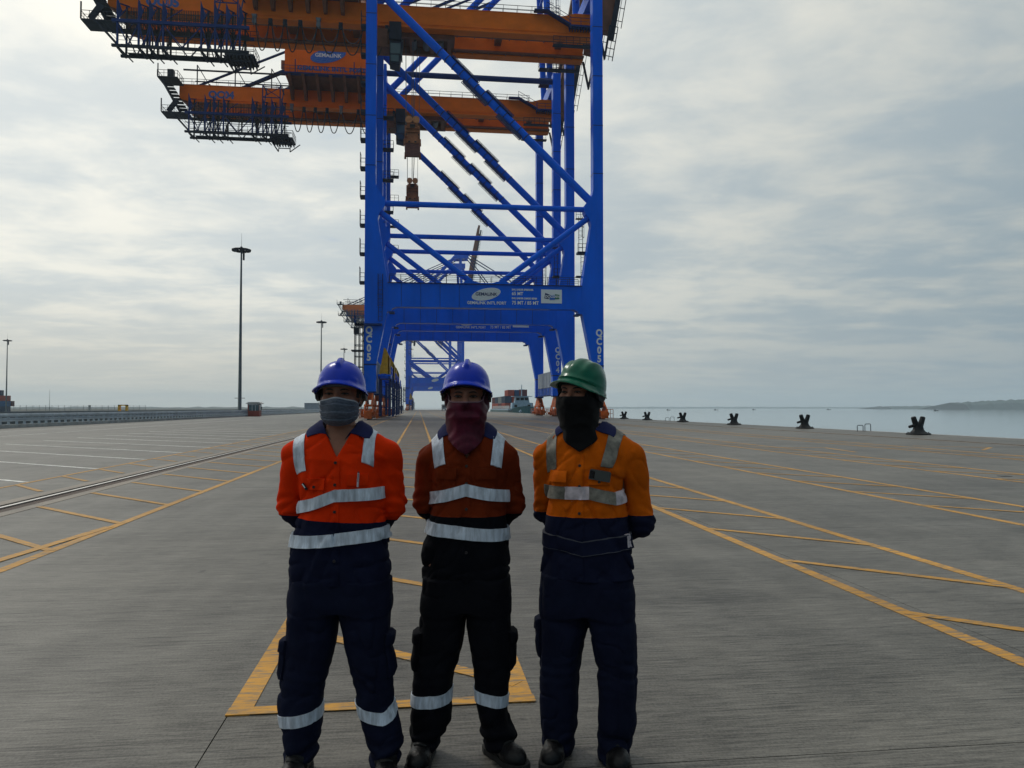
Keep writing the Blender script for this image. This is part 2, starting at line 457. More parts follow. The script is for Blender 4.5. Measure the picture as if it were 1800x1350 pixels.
lane_pair(12.5, 14.0, -6, 3.2, 2.05, -1.40, 0.12)
lane_pair(17.8, 19.3, -6, 3.2, 2.05, -1.40, 0.12)
lane_pair(-3.95, -5.90, -6, 2.98, 1.98, 2.0, both=False)
lane_pair(-8.03, -6.95, -6, 12.6, 2.0, -1.35, 0.10, both=False)
paint('yellow_line', 'line_yellow', [((-3.99, 10.6), (-4.26, 8.0)), ((-4.26, 8.0), (-4.62, 4.2))], 0.12, Z1 + 0.004)
for k in range(-2, 20):
    y = 20.7 + 3.55 * k
    paint('white_line', 'line_white', [((-8.1, y), (-17.6, y + 7.55))], 0.14)
paint('white_line', 'line_white', [((-22.5, -4), (-22.5, 240))], 0.12)
paint('white_line', 'line_white', [((-26.8, 30), (-26.8, 240))], 0.12)
for pts in ([(14.05, 28.6), (15.7, 28.3), (15.2, 25.3)], [(20.0, 29.2), (22.2, 27.6), (20.6, 26.0)], [(26.2, 29.6), (28.2, 28.6), (27.0, 27.4)]):
    paint('painted_mark', 'line_yellow', list(zip(pts[:-1], pts[1:])), 0.14)

# small drain covers let into the deck
for x, y in ((13.2, 16.0), (9.3, 10.7), (16.2, 13.9)):
    MB().box(x - 0.12, x + 0.12, y - 0.09, y + 0.09, -0.01, 0.006).build('drain_cover', 'black', quay_deck)

# water and far shores
def water_mat():
    m = bpy.data.materials.new('estuary_water'); m.use_nodes = True
    nt = m.node_tree; n = nt.nodes; l = nt.links; b = n['Principled BSDF']
    b.inputs['Base Color'].default_value = (0.17, 0.235, 0.26, 1); b.inputs['Roughness'].default_value = 0.06
    b.inputs['IOR'].default_value = 1.33
    g = n.new('ShaderNodeNewGeometry'); mp = n.new('ShaderNodeMapping'); l.new(g.outputs['Position'], mp.inputs[0])
    mp.inputs['Scale'].default_value = (0.5, 0.8, 1)
    t = n.new('ShaderNodeTexNoise'); t.inputs['Scale'].default_value = 1.0; t.inputs['Detail'].default_value = 5; l.new(mp.outputs[0], t.inputs['Vector'])
    bp = n.new('ShaderNodeBump'); bp.inputs['Strength'].default_value = 0.05; bp.inputs['Distance'].default_value = 0.3
    l.new(t.outputs[0], bp.inputs['Height']); l.new(bp.outputs[0], b.inputs['Normal'])
    return m
M['water'] = water_mat()
wb = MB().add([(-7000, -3000, -4.2), (7000, -3000, -4.2), (7000, 7000, -4.2), (-7000, 7000, -4.2)], [(0, 1, 2, 3)])
tag(wb.build('water', 'water'), kind='structure')

def ridge(name, x0, x1, y, depth, hfun, n=60, m='leaf'):
    """a wooded shore: ground strip with an uneven crown line"""
    vs, fs = [], []
    for i in range(n + 1):
        x = x0 + (x1 - x0) * i / n
        h = hfun(i / n)
        for k, (dy, f) in enumerate(((0, 0), (depth * .08, 0.72), (depth * .35, 1.0), (depth, 0.0))):
            j = random.uniform(0.86, 1.1) if k in (1, 2) else 1
            vs.append((x, y + dy, -4.3 + (h + 4.3) * f * j))
    for i in range(n):
        for k in range(3):
            a = i * 4 + k
            fs.append((a, a + 4, a + 5, a + 1))
    o = MB().add(vs, fs).build(name, m)
    return tag(o, kind='structure')
ridge('hills', 2010, 3600, 2600, 300, lambda t: 21 + 12 * min(1, t * 5) ** 0.8 + random.uniform(-1, 1), 150)
ridge('hills', 2265, 4100, 3450, 300, lambda t: 8 + 11 * min(1, t * 3) + random.uniform(-1, 1), 120)
ridge('far_shore', 1050, 5200, 6600, 300, lambda t: 7 + 4 * min(1, t * 4) + random.uniform(-1.5, 1.5), 160)
ridge('far_shore', -4600, -150, 3300, 300, lambda t: 4 + random.uniform(0, 3), 160)
land = MB().box(-900, -90, 180, 2600, -4.6, -0.3)
tag(land.build('terrain', 'terrain'), kind='structure')
# ================================================================== quay cranes
DY = 19.8                                   # near frame to far frame
CO = Vector((-9.1, -10.6, 0))               # parts are drawn with world X and local y = 0 at the near frame
G1, G2 = (6.2, 7.6), (13.6, 15.0)           # the two girders, in local y
def mirror(poly): return [(18.2 - x, z) for x, z in poly][::-1]

def handrail(mb, p, q, h=1.1, step=2.0, r=0.035):
    p, q = Vector(p), Vector(q); n = max(1, round((q - p).length / step)); up = Vector((0, 0, h))
    for i in range(n + 1):
        a = p.lerp(q, i / n); mb.bar(a, a + up, r * 1.6)
    mb.bar(p + up, q + up, r * 1.8); mb.bar(p + up * 0.52, q + up * 0.52, r * 1.3)
def deck_platform(mb, x0, x1, y0, y1, z, sides='xXyY', t=0.18, step=1.2):
    mb.box(x0, x1, y0, y1, z - t, z)
    if 'x' in sides: handrail(mb, (x0, y0, z), (x0, y1, z), step=step)
    if 'X' in sides: handrail(mb, (x1, y0, z), (x1, y1, z), step=step)
    if 'y' in sides: handrail(mb, (x0, y0, z), (x1, y0, z), step=step)
    if 'Y' in sides: handrail(mb, (x0, y1, z), (x1, y1, z), step=step)
def ladder(mb, x, y, z0, z1, w=0.5, cage=True, axis=(1, 0)):
    ax = Vector((axis[0], axis[1], 0)) * (w / 2); pv = Vector((-axis[1], axis[0], 0)) * -0.7
    c = Vector((x, y, 0))
    for s in (-1, 1): mb.bar(c + ax * s + Vector((0, 0, z0)), c + ax * s + Vector((0, 0, z1)), 0.07)
    n = int((z1 - z0) / 0.6)
    for i in range(n): mb.bar(c - ax + Vector((0, 0, z0 + i * .6)), c + ax + Vector((0, 0, z0 + i * .6)), 0.045)
    if cage:
        for k in range(int((z1 - z0) / 1.5)):
            z = Vector((0, 0, z0 + 2.0 + k * 1.5))
            if z.z > z1: break
            ring = [c - ax * 1.3, c - ax * 1.4 + pv * .6, c + pv * 1.1, c + ax * 1.4 + pv * .6, c + ax * 1.3]
            for a, b in zip(ring[:-1], ring[1:]): mb.bar(a + z, b + z, 0.05)
        for a in (c - ax * 1.4 + pv * .6, c + pv * 1.1, c + ax * 1.4 + pv * .6):
            mb.bar(a + Vector((0, 0, z0 + 2)), a + Vector((0, 0, z1)), 0.04)

def ellipse(a, b, tilt, n=40):
    return [(a * math.cos(t) * math.cos(tilt) - b * math.sin(t) * math.sin(tilt), a * math.cos(t) * math.sin(tilt) + b * math.sin(t) * math.cos(tilt))
            for t in [2 * math.pi * k / n for k in range(n)]]
def logo(parent, cx, cz, y, a, b, tilt, disc, ink, grid, word=True):
    """tilted oval globe with grid arcs and the company word"""
    e = ellipse(a, b, tilt)
    MB().prism([(cx + u, cz + v) for u, v in e], y - 0.03, y, 'y').build('logo_oval', disc, parent)
    g = MB()
    def P(u, v):
        return Vector((cx + a * u * math.cos(tilt) - b * v * math.sin(tilt), y - 0.045, cz + a * u * math.sin(tilt) + b * v * math.cos(tilt)))
    for k in (-0.75, -0.45, -0.15, 0.15, 0.45, 0.75):
        pts = [P(k * math.cos(t) , math.sin(t)) for t in np.linspace(-1.5, 1.5, 9)]
        pts = [P(math.sin(t) * 0.98 * 1.0 * math.cos(math.asin(min(0.98, abs(k)))) , k) for t in np.linspace(-1.5, 1.5, 7)]
        for p, q in zip(pts[:-1], pts[1:]): g.bar(p, q, a * 0.007)
        pts = [P(k + 0.16 * math.cos(t * 2), math.sin(t) * math.sqrt(max(0.02, 1 - (abs(k) + .16) ** 2))) for t in np.linspace(-1.4, 1.4, 8)]
        for p, q in zip(pts[:-1], pts[1:]): g.bar(p, q, a * 0.007)
    g.build('logo_grid', grid, parent)
    if word:
        text_obj('lettering', 'GEMALINK', a * 0.30, ink, parent, Vector((cx, y - 0.05, cz)), bold=a * 0.007, space=1.0)

def make_crane(Y0, number, label):
    t = thing('container_crane', label, 'crane', (9.1, Y0 + 10.6, 0), group='ship-to-shore cranes on the quay')
    B = lambda mb, name, m, parent=t, **k: mb.build(name, m, parent, CO if parent is t else (0, 0, 0), **k)
    # --- legs and portal
    legp = [(-7.25, 3.6), (-5.67, 3.6), (-5.67, 7.4), (-4.28, 14.40), (-4.2, 14.5), (-4.2, 18.45), (-5.35, 25.8), (-5.55, 27.0), (-5.30, 27.9), (-4.75, 28.5), (-4.6, 28.9), (-4.6, 29.7), (-5.0, 30.2), (-5.7, 31.2), (-5.85, 32.0), (-5.85, 62.5), (-7.25, 62.5)]
    for j, y in enumerate((0.0, DY)):
        for side in (0, 1):
            P = legp if side == 0 else mirror(legp)
            lg = B(MB().prism(P, y, y + 1.6), 'leg', 'blue')
            x0, x1 = (-7.27, -5.83) if side == 0 else (24.03, 25.47)
            xa, xb = (-7.27, -5.65) if side == 0 else (23.85, 25.47)
            for z, h_, u0, u1 in [(z, .10, x0, x1) for z in (34.2, 41.0, 48.0, 55.0)] + [(7.25, .2, xa, xb), (3.55, .2, xa, xb)]:
                B(MB().box(u0, u1, y - 0.02, y + 1.62, z, z + h_), 'flange', 'blue_dark', lg)
            if j == 0 and number:
                text_obj('lettering', "\n".join(number), 1.32, 'white', lg, Vector((-6.62 if side == 0 else 24.82, y - 0.012, 10.1)), bold=0.055, line=0.91, xscale=0.86)
        beam = [(-4.2, 14.5), (-3.75, 14.55), (-3.6, 14.9), (-3.0, 15.15)] + [(21.2, 15.15), (21.8, 14.9), (21.95, 14.55), (22.4, 14.5)] + \
               [(22.4, 18.45), (12.4, 18.45), (11.5, 19.25), (10.8, 18.85), (9.9, 18.6), (8.3, 18.6), (7.4, 18.85), (6.7, 19.25), (5.8, 18.45), (-4.2, 18.45)]
        pb = B(MB().prism(beam, y + 0.06, y + 1.54), 'portal_beam', 'blue')
        ribs = MB()
        for x in (-3.62, 21.82):
            ribs.box(x - 0.35, x + 0.35, y + 0.0, y + 1.6, 14.30, 14.52)
        for x in [v_ for v_ in np.arange(-2.4, 21, 2.6) if j or v_ < 5.5]: ribs.box(x, x + 0.05, y + 0.035, y + 0.06, 15.2, 18.4)
        ribs.box(-4.2, 22.4, y - 0.12, y + 0.06, 18.36, 18.46)
        B(ribs, 'stiffener', 'blue_dark', pb)
        hr = MB(); handrail(hr, (-4.0, y + 0.1, 18.46), (22.2, y + 0.1, 18.46), 1.1, 1.5); handrail(hr, (-4.0, y + 1.5, 18.46), (22.2, y + 1.5, 18.46), 1.1, 1.5)
        B(hr, 'handrail', 'steel_dark', pb)
        if j == 0:
            logo(pb, 9.1, 17.05, y + 0.06, 2.02, 0.80, R(13), 'grey_sign', 'letter_navy', 'barrier')
            for body, s, x, z, bo in (("GEMALINK INT'L PORT", 0.56, 9.17, 15.85, 0.012),):
                text_obj('lettering', body, s, 'white', pb, Vector((x, y + 0.03, z)), bold=bo, xscale=0.93)
            for body, s, z, w in (("SWL UNDER SPREADER", 0.33, 17.74, 0.86), ("65 MT", 0.62, 17.19, 0.95), ("SWL UNDER CARGO BEAM", 0.33, 16.55, 0.86), ("75 MT / 85 MT", 0.66, 15.93, 0.92)):
                text_obj('lettering', body, s, 'white', pb, Vector((12.62, y + 0.03, z)), bold=0.014, align='LEFT', xscale=w)
            B(MB().box(16.68, 19.58, y + 0.0, y + 0.06, 15.95, 17.85), 'sign_plate', 'grey_sign', pb)
            B(MB().prism([(17.12, 16.62), (17.62, 16.55), (18.05, 16.75), (18.05, 17.05), (17.25, 17.38)], y - 0.03, y, 'y'), 'emblem_panel', 'letter_navy', pb)
            B(MB().prism([(17.85, 16.42), (18.6, 16.46), (18.65, 17.1), (18.0, 17.08)], y - 0.05, y, 'y'), 'emblem_panel', 'sign_blue', pb)
            B(MB().prism([(18.55, 16.5), (19.2, 16.55), (19.28, 17.12), (18.6, 17.22)], y - 0.03, y, 'y'), 'emblem_panel', 'letter_green', pb)
            text_obj('lettering', "DOOSAN", 0.5, 'white', pb, Vector((18.2, y - 0.06, 16.86)), bold=0.012, shear=0.25, xscale=0.95)
        # bracing in each frame
        yc = y + 0.8
        B(MB().tube((-4.7, yc, 29.3), (22.9, yc, 29.3), 0.38, 14), 'tie_tube', 'blue', smooth=True)
        B(MB().tube((-5.6, yc, 28.35), (7.0, yc, 18.85), 0.41, 14), 'knee_brace', 'blue', smooth=True)
        B(MB().tube((23.8, yc, 28.35), (11.2, yc, 18.85), 0.41, 14), 'knee_brace', 'blue', smooth=True)
        dg = B(MB().tube((23.7, yc, 30.6), (-6.2, yc, 59.2), 0.56, 16), 'diagonal_brace', 'blue', smooth=True)
        hw = MB()
        a, b = Vector((23.7, yc, 30.6)), Vector((-6.2, yc, 59.2)); ax = (b - a).normalized(); nn = Vector((-ax.z, 0, ax.x))
        if nn.z < 0: nn = -nn
        for seg0, seg1, s in ((0.31, 0.42, -1), (0.38, 0.50, 1), (0.47, 0.58, -1), (0.54, 0.66, 1)):
            p, q = a.lerp(b, seg0), a.lerp(b, seg1)
            hw.bar(p + nn * s * .60, q + nn * s * .60, 1.2, 0.16, up=tuple(nn))
            hw.bar(p + nn * s * .98, q + nn * s * .98, 0.08)
            for k in range(6):
                c = p.lerp(q, k / 5); hw.bar(c + nn * s * .6, c + nn * s * .98, 0.08)
        for f in np.linspace(0.30, 0.70, 13):
            c = a.lerp(b, f); hw.tube(c - ax * .06, c + ax * .06, 0.64, 12)
        B(hw, 'walkway_rail', 'blue_dark', dg)
        B(MB().tube((-5.9, yc, 61.15), (24.1, yc, 61.15), 0.5, 12), 'upper_tie', 'blue_dark', smooth=True)
    # --- cross beams along the quay
    for x in (-6.55, 24.75):
        B(MB().box(x - 0.62, x + 0.62, 1.6, DY, 60.3, 62.4), 'cross_beam', 'blue')
        sb = B(MB().box(x - 0.55, x + 0.55, 1.6, DY, 3.9, 5.3), 'sill_beam', 'blue')
        pn = MB()
        for y in np.arange(3.0, DY - 1.2, 1.7): pn.box(x - 0.68, x + 0.68, y, y + 0.10, 3.8, 8.2)
        pn.box(x - 0.66, x + 0.66, 2.9, DY - 1.3, 8.05, 8.25)
        eq = B(MB().box(x - 0.62, x + 0.62, 2.9, DY - 1.3, 5.35, 8.1), 'equipment_cabinet', 'grey_panel')
        B(pn, 'panel_rib', 'grey_panel', eq)
    # --- bogies
    for cy in (0.8, DY + 0.8):
        for x in (-6.48, 24.7):
            f = MB()
            for sx in (-.46, .30):
                f.prism([(cy - 3.1, 1.75), (cy + 3.1, 1.75), (cy + 2.7, 2.2), (cy + 0.75, 3.55), (cy - 0.75, 3.55), (cy - 2.7, 2.2)], x + sx, x + sx + .16, 'x')
            f.box(x - .3, x + .3, cy - .5, cy + .5, 2.6, 3.55)
            for s in (-1, 1):
                c = cy + s * 2.25
                for sx in (-.56, .44):
                    f.prism([(c - 1.65, 1.0), (c + 1.65, 1.0), (c + 1.3, 1.4), (c + .4, 2.0), (c - .4, 2.0), (c - 1.3, 1.4)], x + sx, x + sx + .12, 'x')
                f.tube((x - .66, c, 1.85), (x + .66, c, 1.85), .16, 10)
                for s2 in (-1, 1):
                    d = c + s2 * 1.08
                    for sx in (-.34, .22):
                        f.prism([(d - 0.95, 0.30), (d + 0.95, 0.30), (d + 0.85, 0.8), (d + .35, 1.2), (d - .35, 1.2), (d - 0.85, 0.8)], x + sx, x + sx + .12, 'x')
                    f.box(x + .42, x + .80, d - 0.28, d + 0.28, 0.5, 0.95); f.tube((x - .95, d, .55), (x - .4, d, .55), .2, 10)
                    f.tube((x - .5, d, 1.05), (x + .5, d, 1.05), .12, 8)
            for sgn in (-1, 1):
                e = cy + sgn * 4.25
                f.box(x - 0.48, x + 0.48, e - 0.16, e + 0.16, 0.15, 1.1); f.tube((x, e, .75), (x, e + sgn * .55, .75), .17, 12); f.tube((x, e + sgn * .5, .75), (x, e + sgn * .58, .75), .28, 12)
            f.box(x - 0.98, x - 0.70, cy - 3.4, cy - 2.7, 0.5, 1.4)
            bg = B(f, 'bogie', 'orange_bogie')
            for k in range(8):
                d = cy - 3.83 + k * 1.095
                B(MB().tube((x - 0.12, d, 0.33), (x + 0.12, d, 0.33), 0.33, 14), 'wheel', 'rust', bg)
            g = MB(); handrail(g, (x - 1.1, cy - 4.5, 0.15), (x - 1.1, cy + 4.2, 0.15), 1.2, 1.4, 0.04); handrail(g, (x + 1.1, cy - 4.5, 0.15), (x + 1.1, cy + 4.2, 0.15), 1.2, 1.4, 0.04)
            B(g, 'guard_bar', 'orange_bogie', bg)
    # --- girders
    XG0, XG1 = -42.8, 25.6
    for gi, (ya, yb) in enumerate((G1, G2)):
        poly = [(XG0, 57.1), (XG0 + 1.6, 56.55), (XG1, 56.55), (XG1, 60.0), (XG1 - 2.8, 60.0), (XG1 - 4.6, 59.5), (XG0, 59.5)]
        gd = B(MB().prism(poly, ya, yb), 'girder', 'orange')
        fl = MB(); fl.box(XG0 + 1.8, XG1, ya - 0.16, yb + 0.16, 56.40, 56.56); fl.box(XG0, XG1 - 5, ya - 0.06, yb + 0.06, 59.5, 59.6)
        fl.box(XG0 + 1.8, XG1, ya - 0.08, ya, 56.95, 57.03)
        for x in np.arange(XG0 + 4, XG1 - 5, 3.9): fl.box(x, x + 0.06, ya - 0.03, ya, 56.6, 59.5)
        B(fl, 'girder_flange', 'orange', gd)
        inn = yb if gi == 0 else ya
        s = 1 if gi == 0 else -1
        rl = MB(); rl.box(XG0 + 3, XG1, min(inn, inn + s * .9), max(inn, inn + s * .9), 56.6, 56.75); rl.box(XG0 + 3, XG1, inn + s * .5 - .08, inn + s * .5 + .08, 56.75, 56.95)
        for x in np.arange(XG0 + 4, XG1, 2.6): rl.box(x, x + .12, min(inn, inn + s * .9), max(inn, inn + s * .9), 56.4, 56.6)
        B(rl, 'trolley_runway', 'brown', gd)
        hr = MB(); handrail(hr, (XG0, ya + .1, 59.6), (XG1 - 5, ya + .1, 59.6), 1.1, 2.1); handrail(hr, (XG0, yb - .1, 59.6), (XG1 - 5, yb - .1, 59.6), 1.1, 2.1)
        B(hr, 'handrail', 'steel_dark', gd)
        if gi == 0:
            if number: text_obj('lettering', number, 1.75, 'letter_blue', gd, Vector((-35.55, ya - 0.012, 57.95)), bold=0.09)
            sr = MB()
            sr.bar((XG1 - 7.2, ya - .5, 59.9), (XG1 - 3.6, ya - .5, 57.9), 0.9, 0.25); sr.box(XG1 - 3.8, XG1 - .4, ya - 1.0, ya, 57.6, 57.85)
            sr.box(XG1 - 9, XG1 - 7, ya - 1.0, ya, 59.7, 59.9)
            handrail(sr, (XG1 - 7.2, ya - .95, 59.9), (XG1 - 3.6, ya - .95, 57.9)); handrail(sr, (XG1 - 3.8, ya - .95, 57.8), (XG1 - .4, ya - .95, 57.8))
            for k in range(8): sr.box(XG1 - 3.7 + k * .42, XG1 - 3.62 + k * .42, ya - 1.05, ya, 57.2, 57.6)
            B(sr, 'access_stair', 'blue_dark', gd)
            nz = MB(); nz.prism([(XG0, 57.1), (XG0 + 1.6, 56.55), (XG0 + 4.0, 55.6), (XG0 + 4.6, 53.4), (XG0 + 3.2, 53.4), (XG0 + 1.0, 56.2)], ya + .2, yb - .2)
            B(nz, 'end_gusset', 'brown', gd)
    for x in (-41.5, -30, -19, -9.5, 12.0, 21.5):
        B(MB().box(x - 0.5, x + 0.5, G1[1], G2[0], 58.0, 59.5), 'end_tie', 'brown')
    und = MB()
    for x in np.arange(-40, 24, 4.4):
        und.bar((x, G1[1], 59.2), (x + 2.2, G2[0], 59.2), 0.22); und.bar((x + 2.2, G2[0], 59.2), (x + 4.4, G1[1], 59.2), 0.22)
    B(und, 'wind_bracing', 'brown')
    # --- A-frame above the waterside legs
    for ya in (6.9, 14.3):
        B(MB().tube((24.9, ya, 59.6), (23.6, ya, 88.5), 0.60, 12), 'tower_post', 'blue', smooth=True)
        B(MB().tube((-6.2, ya, 59.9), (20.8, ya, 89.2), 0.60, 12), 'rear_strut', 'blue', smooth=True)
        B(MB().tube((-40.2, ya, 59.5), (20.6, ya, 87.8), 0.24, 8), 'backstay', 'blue_dark')
        B(MB().bar((-32.5, ya, 59.5), (20.6, ya, 85.6), 0.42, 0.42), 'backstay', 'blue_dark')
        lad = MB(); ladder(lad, 25.9, ya, 60, 86, 0.6, True, (0, 1)); B(lad, 'tower_ladder', 'blue_dark')
    for z in (66, 74, 82):
        B(MB().tube((24.9 - (z - 59.6) * .045, 6.9, z), (24.9 - (z - 59.6) * .045, 14.3, z), 0.3, 8), 'tower_tie', 'blue')
    ap = MB(); ap.prism([(20.0, 87.0), (28.2, 87.4), (28.2, 90.4), (20.0, 90.4)], 6.2, 7.5); ap.prism([(20.0, 87.0), (28.2, 87.4), (28.2, 90.4), (20.0, 90.4)], 13.7, 15.0)
    ap.box(21, 26.5, 7.5, 13.7, 87.6, 89.6); handrail(ap, (20, 6.3, 90.4), (28, 6.3, 90.4))
    B(ap, 'apex_head', 'blue')
    # --- service rails above the backreach
    for ya in (6.4, 14.6):
        sv = MB(); sv.bar((-42.2, ya, 62.35), (-21.5, ya, 62.35), 0.24)
        sv.bar((-40.5, ya + 1.4, 60.9), (-21.5, ya + 1.4, 60.9), 0.16)
        for x in (-39.8, -33.2, -26.8, -22.2):
            sv.bar((x, ya, 59.6), (x, ya, 63.3), 0.17); sv.bar((x, ya, 63.3), (x + 2.1, ya, 59.7), 0.14)
        B(sv, 'service_rail', 'steel_dark')
    # --- machinery house
    mh = MB(); mh.box(-23.8, -8.6, 2.2, 19.0, 60.8, 66.4)
    house = B(mh, 'machinery_house', 'orange')
    cg = MB()
    for x in np.arange(-23.7, -8.6, 0.38): cg.box(x, x + 0.19, 2.13, 2.2, 60.9, 66.3)
    B(cg, 'cladding_rib', 'orange', house)
    B(MB().box(-24.1, -8.3, 1.9, 19.3, 66.4, 66.65), 'roof', 'brown', house)
    sk = MB(); sk.prism([(2.2, 60.55), (19.0, 60.55), (14.9, 59.7), (6.3, 59.7)], -23.5, -8.8, 'x')
    for x in np.arange(-23.2, -9, 2.4): sk.prism([(1.2, 60.5), (6.2, 59.62), (6.2, 57.6), (5.6, 57.6)], x, x + 0.5, 'x')
    B(sk, 'underframe', 'brown', house)
    wk = MB(); wk.box(-24.0, -8.4, 1.1, 2.13, 60.5, 60.72); handrail(wk, (-24.0, 1.15, 60.72), (-8.4, 1.15, 60.72), 1.15, 1.3)
    wk.bar((-21.8, 1.15, 60.7), (-21.8, 1.15, 63.0), 0.16); wk.bar((-11.6, 1.15, 60.7), (-11.6, 1.15, 63.0), 0.16)
    B(wk, 'house_walkway', 'blue_dark', house)
    hv = MB(); hv.prism([(3.2, 63.6), (4.4, 63.6), (4.4, 62.4), (3.2, 62.0)], -24.6, -23.8, 'x'); B(hv, 'vent_hood', 'brown', house)
    logo(house, -16.25, 64.35, 2.10, 3.15, 1.25, R(13), 'sign_blue', 'white', 'logo_line')
    text_obj('lettering', "GEMALINK INT'L PORT", 1.1, 'letter_blue', house, Vector((-15.6, 2.08, 61.9)), bold=0.05, space=1.06)
    # --- backreach end platforms and festoon basket
    pf = MB()
    deck_platform(pf, -45.4, -42.0, 2.4, 6.0, 59.35); pf.box(-43.9, -42.9, 3.0, 4.0, 59.4, 60.9); pf.bar((-45.3, 2.5, 59.3), (-45.3, 2.5, 61.6), 0.16)
    for k in range(9):
        x, z = -44.6 + k * .36, 58.7 - k * .62
        pf.box(x, x + 1.3, 2.6, 3.6, z - .06, z + .06)
    for yy in (2.6, 3.6): pf.bar((-44.9, yy, 59.2), (-41.6, yy, 53.3), 0.16, 0.35)
    deck_platform(pf, -44.6, -40.2, 2.2, 5.4, 53.1); pf.bar((-44.6, 2.3, 53.1), (-44.6, 2.3, 55.4), 0.16)
    pf.bar((-43.4, 2.3, 53.1), (-42.0, 2.3, 55.2), 0.1, 0.9); pf.bar((-42.8, 2.2, 53.0), (-39.9, 2.2, 49.8), 0.2, 0.3); handrail(pf, (-42.8, 2.2, 53.0), (-39.9, 2.2, 49.8))
    B(pf, 'end_platform', 'steel_dark')
    X0, X1 = -40.0, -23.4
    bk = MB()
    bk.box(X0, X1, 3.9, 5.2, 52.72, 52.84)
    for x in np.arange(X0, X1, 1.1): bk.box(x, x + .12, 2.2, 3.9, 52.74, 52.86)
    basket = B(bk, 'festoon_platform', 'steel_dark')
    for yy, z, w, m in ((2.1, 53.0, 0.42, 'blue_dark'), (5.3, 53.0, 0.36, 'blue_dark'), (2.1, 49.65, 0.34, 'steel_dark'), (5.3, 49.65, 0.34, 'steel_dark'), (2.1, 51.3, 0.1, 'steel_dark'), (5.3, 51.3, .1, 'steel_dark')):
        B(MB().bar((X0 - .6, yy, z), (X1 + .4, yy, z), w), 'chord', m, basket)
    pxs = (-39.9, -37.2, -35.8, -34.1, -29.2, -27.4, -25.9, -24.2)
    for i, x in enumerate(pxs):
        q = MB(); q.bar((x, 2.1, 49.5), (x, 2.1, 55.6), 0.24); q.prism([(x - .13, 53.2), (x + .13, 53.2), (x + .55, 54.4), (x - .12, 56.4)], 2.03, 2.17); q.bar((x, 2.1, 55.4), (x, 6.2, 57.0), .18)
        B(q, 'basket_post', 'blue_dark', basket)
        q = MB(); q.bar((x, 5.3, 49.5), (x, 5.3, 56.5), 0.22); q.bar((x, 2.1, 49.45), (x, 5.3, 49.45), .22); q.bar((x, 2.1, 49.6), (x + .9, 5.3, 48.9), .12)
        B(q, 'basket_post', 'steel_dark', basket)
    for a, b in zip(pxs[:-1], pxs[1:]):
        for yy in (2.1, 5.3):
            q = MB(); m_ = (a + b) / 2
            q.bar((a, yy, 52.8), (m_, yy, 49.8), 0.14); q.bar((m_, yy, 49.8), (b, yy, 52.8), 0.14)
            q.bar((a, yy, 53.2), (m_, yy, 55.0), 0.10); 
            B(q, 'basket_diagonal', 'blue_dark', basket)
    q = MB(); q.box(X0 + .5, X1, 4.6, 5.2, 49.8, 49.88); handrail(q, (X0, 5.2, 49.9), (X1, 5.2, 49.9), 1.1, 1.1); handrail(q, (X0, 2.2, 49.9), (X1, 2.2, 49.9), 1.1, 1.6); handrail(q, (X0, 5.3, 53.0), (X1 + 1.0, 5.3, 53.0), 1.1, 1.1); handrail(q, (X0, 2.1, 53.2), (X1 + 1, 2.1, 53.2), 1.1, 1.3)
    B(q, 'handrail', 'steel_dark', basket)
    cb = MB()
    for x in np.arange(-38.6, -25.2, 0.46):
        l_ = random.uniform(2.4, 3.6); dx_ = random.uniform(-.1, .1)
        cb.path([(x - .12, 3.6, 55.6), (x - .16, 3.5, 55.6 - l_), (x + dx_, 3.4, 55.3 - l_ - .5), (x + .16, 3.5, 55.6 - l_), (x + .12, 3.6, 55.6)], 0.06, 5)
        if random.random() < .35: cb.bar((x, 3.2, 52.8), (x + random.uniform(-.2, .2), 3.1, 50.0), random.uniform(.12, .3), .1)
    B(cb, 'stowed_cable', 'cable', basket)
    tw = MB()
    for x in (-27.5, -24.5):
        tw.bar((x, 2.1, 53.2), (x, 5.8, 59.4), 0.16); tw.bar((x, 2.1, 53.2), (x, 2.1, 58.6), .18); tw.bar((x, 2.1, 58.6), (x, 6.2, 58.6), .14)
    for z in (54.6, 56.3, 58.2): tw.bar((-27.5, 2.1, z), (-24.5, 2.1, z), .13)
    tw.bar((-27.5, 2.1, 56.3), (-24.5, 2.1, 58.2), .1); tw.bar((-24.5, 2.1, 56.3), (-27.5, 2.1, 58.2), .1)
    B(tw, 'stair_frame', 'blue_dark', basket)
    lp = MB(); lp.box(-26.0, -22.2, 1.4, 5.0, 48.9, 49.15)
    for k in range(8): lp.box(-25.9 + k * .48, -25.75 + k * .48, 1.3, 5.0, 48.5, 48.95)
    handrail(lp, (-22.2, 1.4, 49.15), (-22.2, 5.0, 49.15), 1.2, .9); handrail(lp, (-25, 1.4, 49.15), (-22.2, 1.4, 49.15), 1.2, .9)
    for x, dx_ in ((-26.2, 1.4), (-22.6, -.2)):
        lp.bar((x, 1.6, 48.9), (x + dx_, 2.6, 46.9), .16); lp.bar((x + 1.2, 4.6, 48.9), (x + dx_, 2.6, 46.9), .14)
    lp.bar((-24.8, 2.6, 47.5), (-22.8, 2.6, 47.5), .13); lp.bar((-25.2, 1.6, 48.2), (-22.6, 1.6, 48.2), .13)
    B(lp, 'lower_platform', 'steel_dark', basket)
    # --- festoon along the near girder
    hang = [-23.1, -20.9, -18.9, -16.8, -14.3, -11.2, -7.9, -4.7]
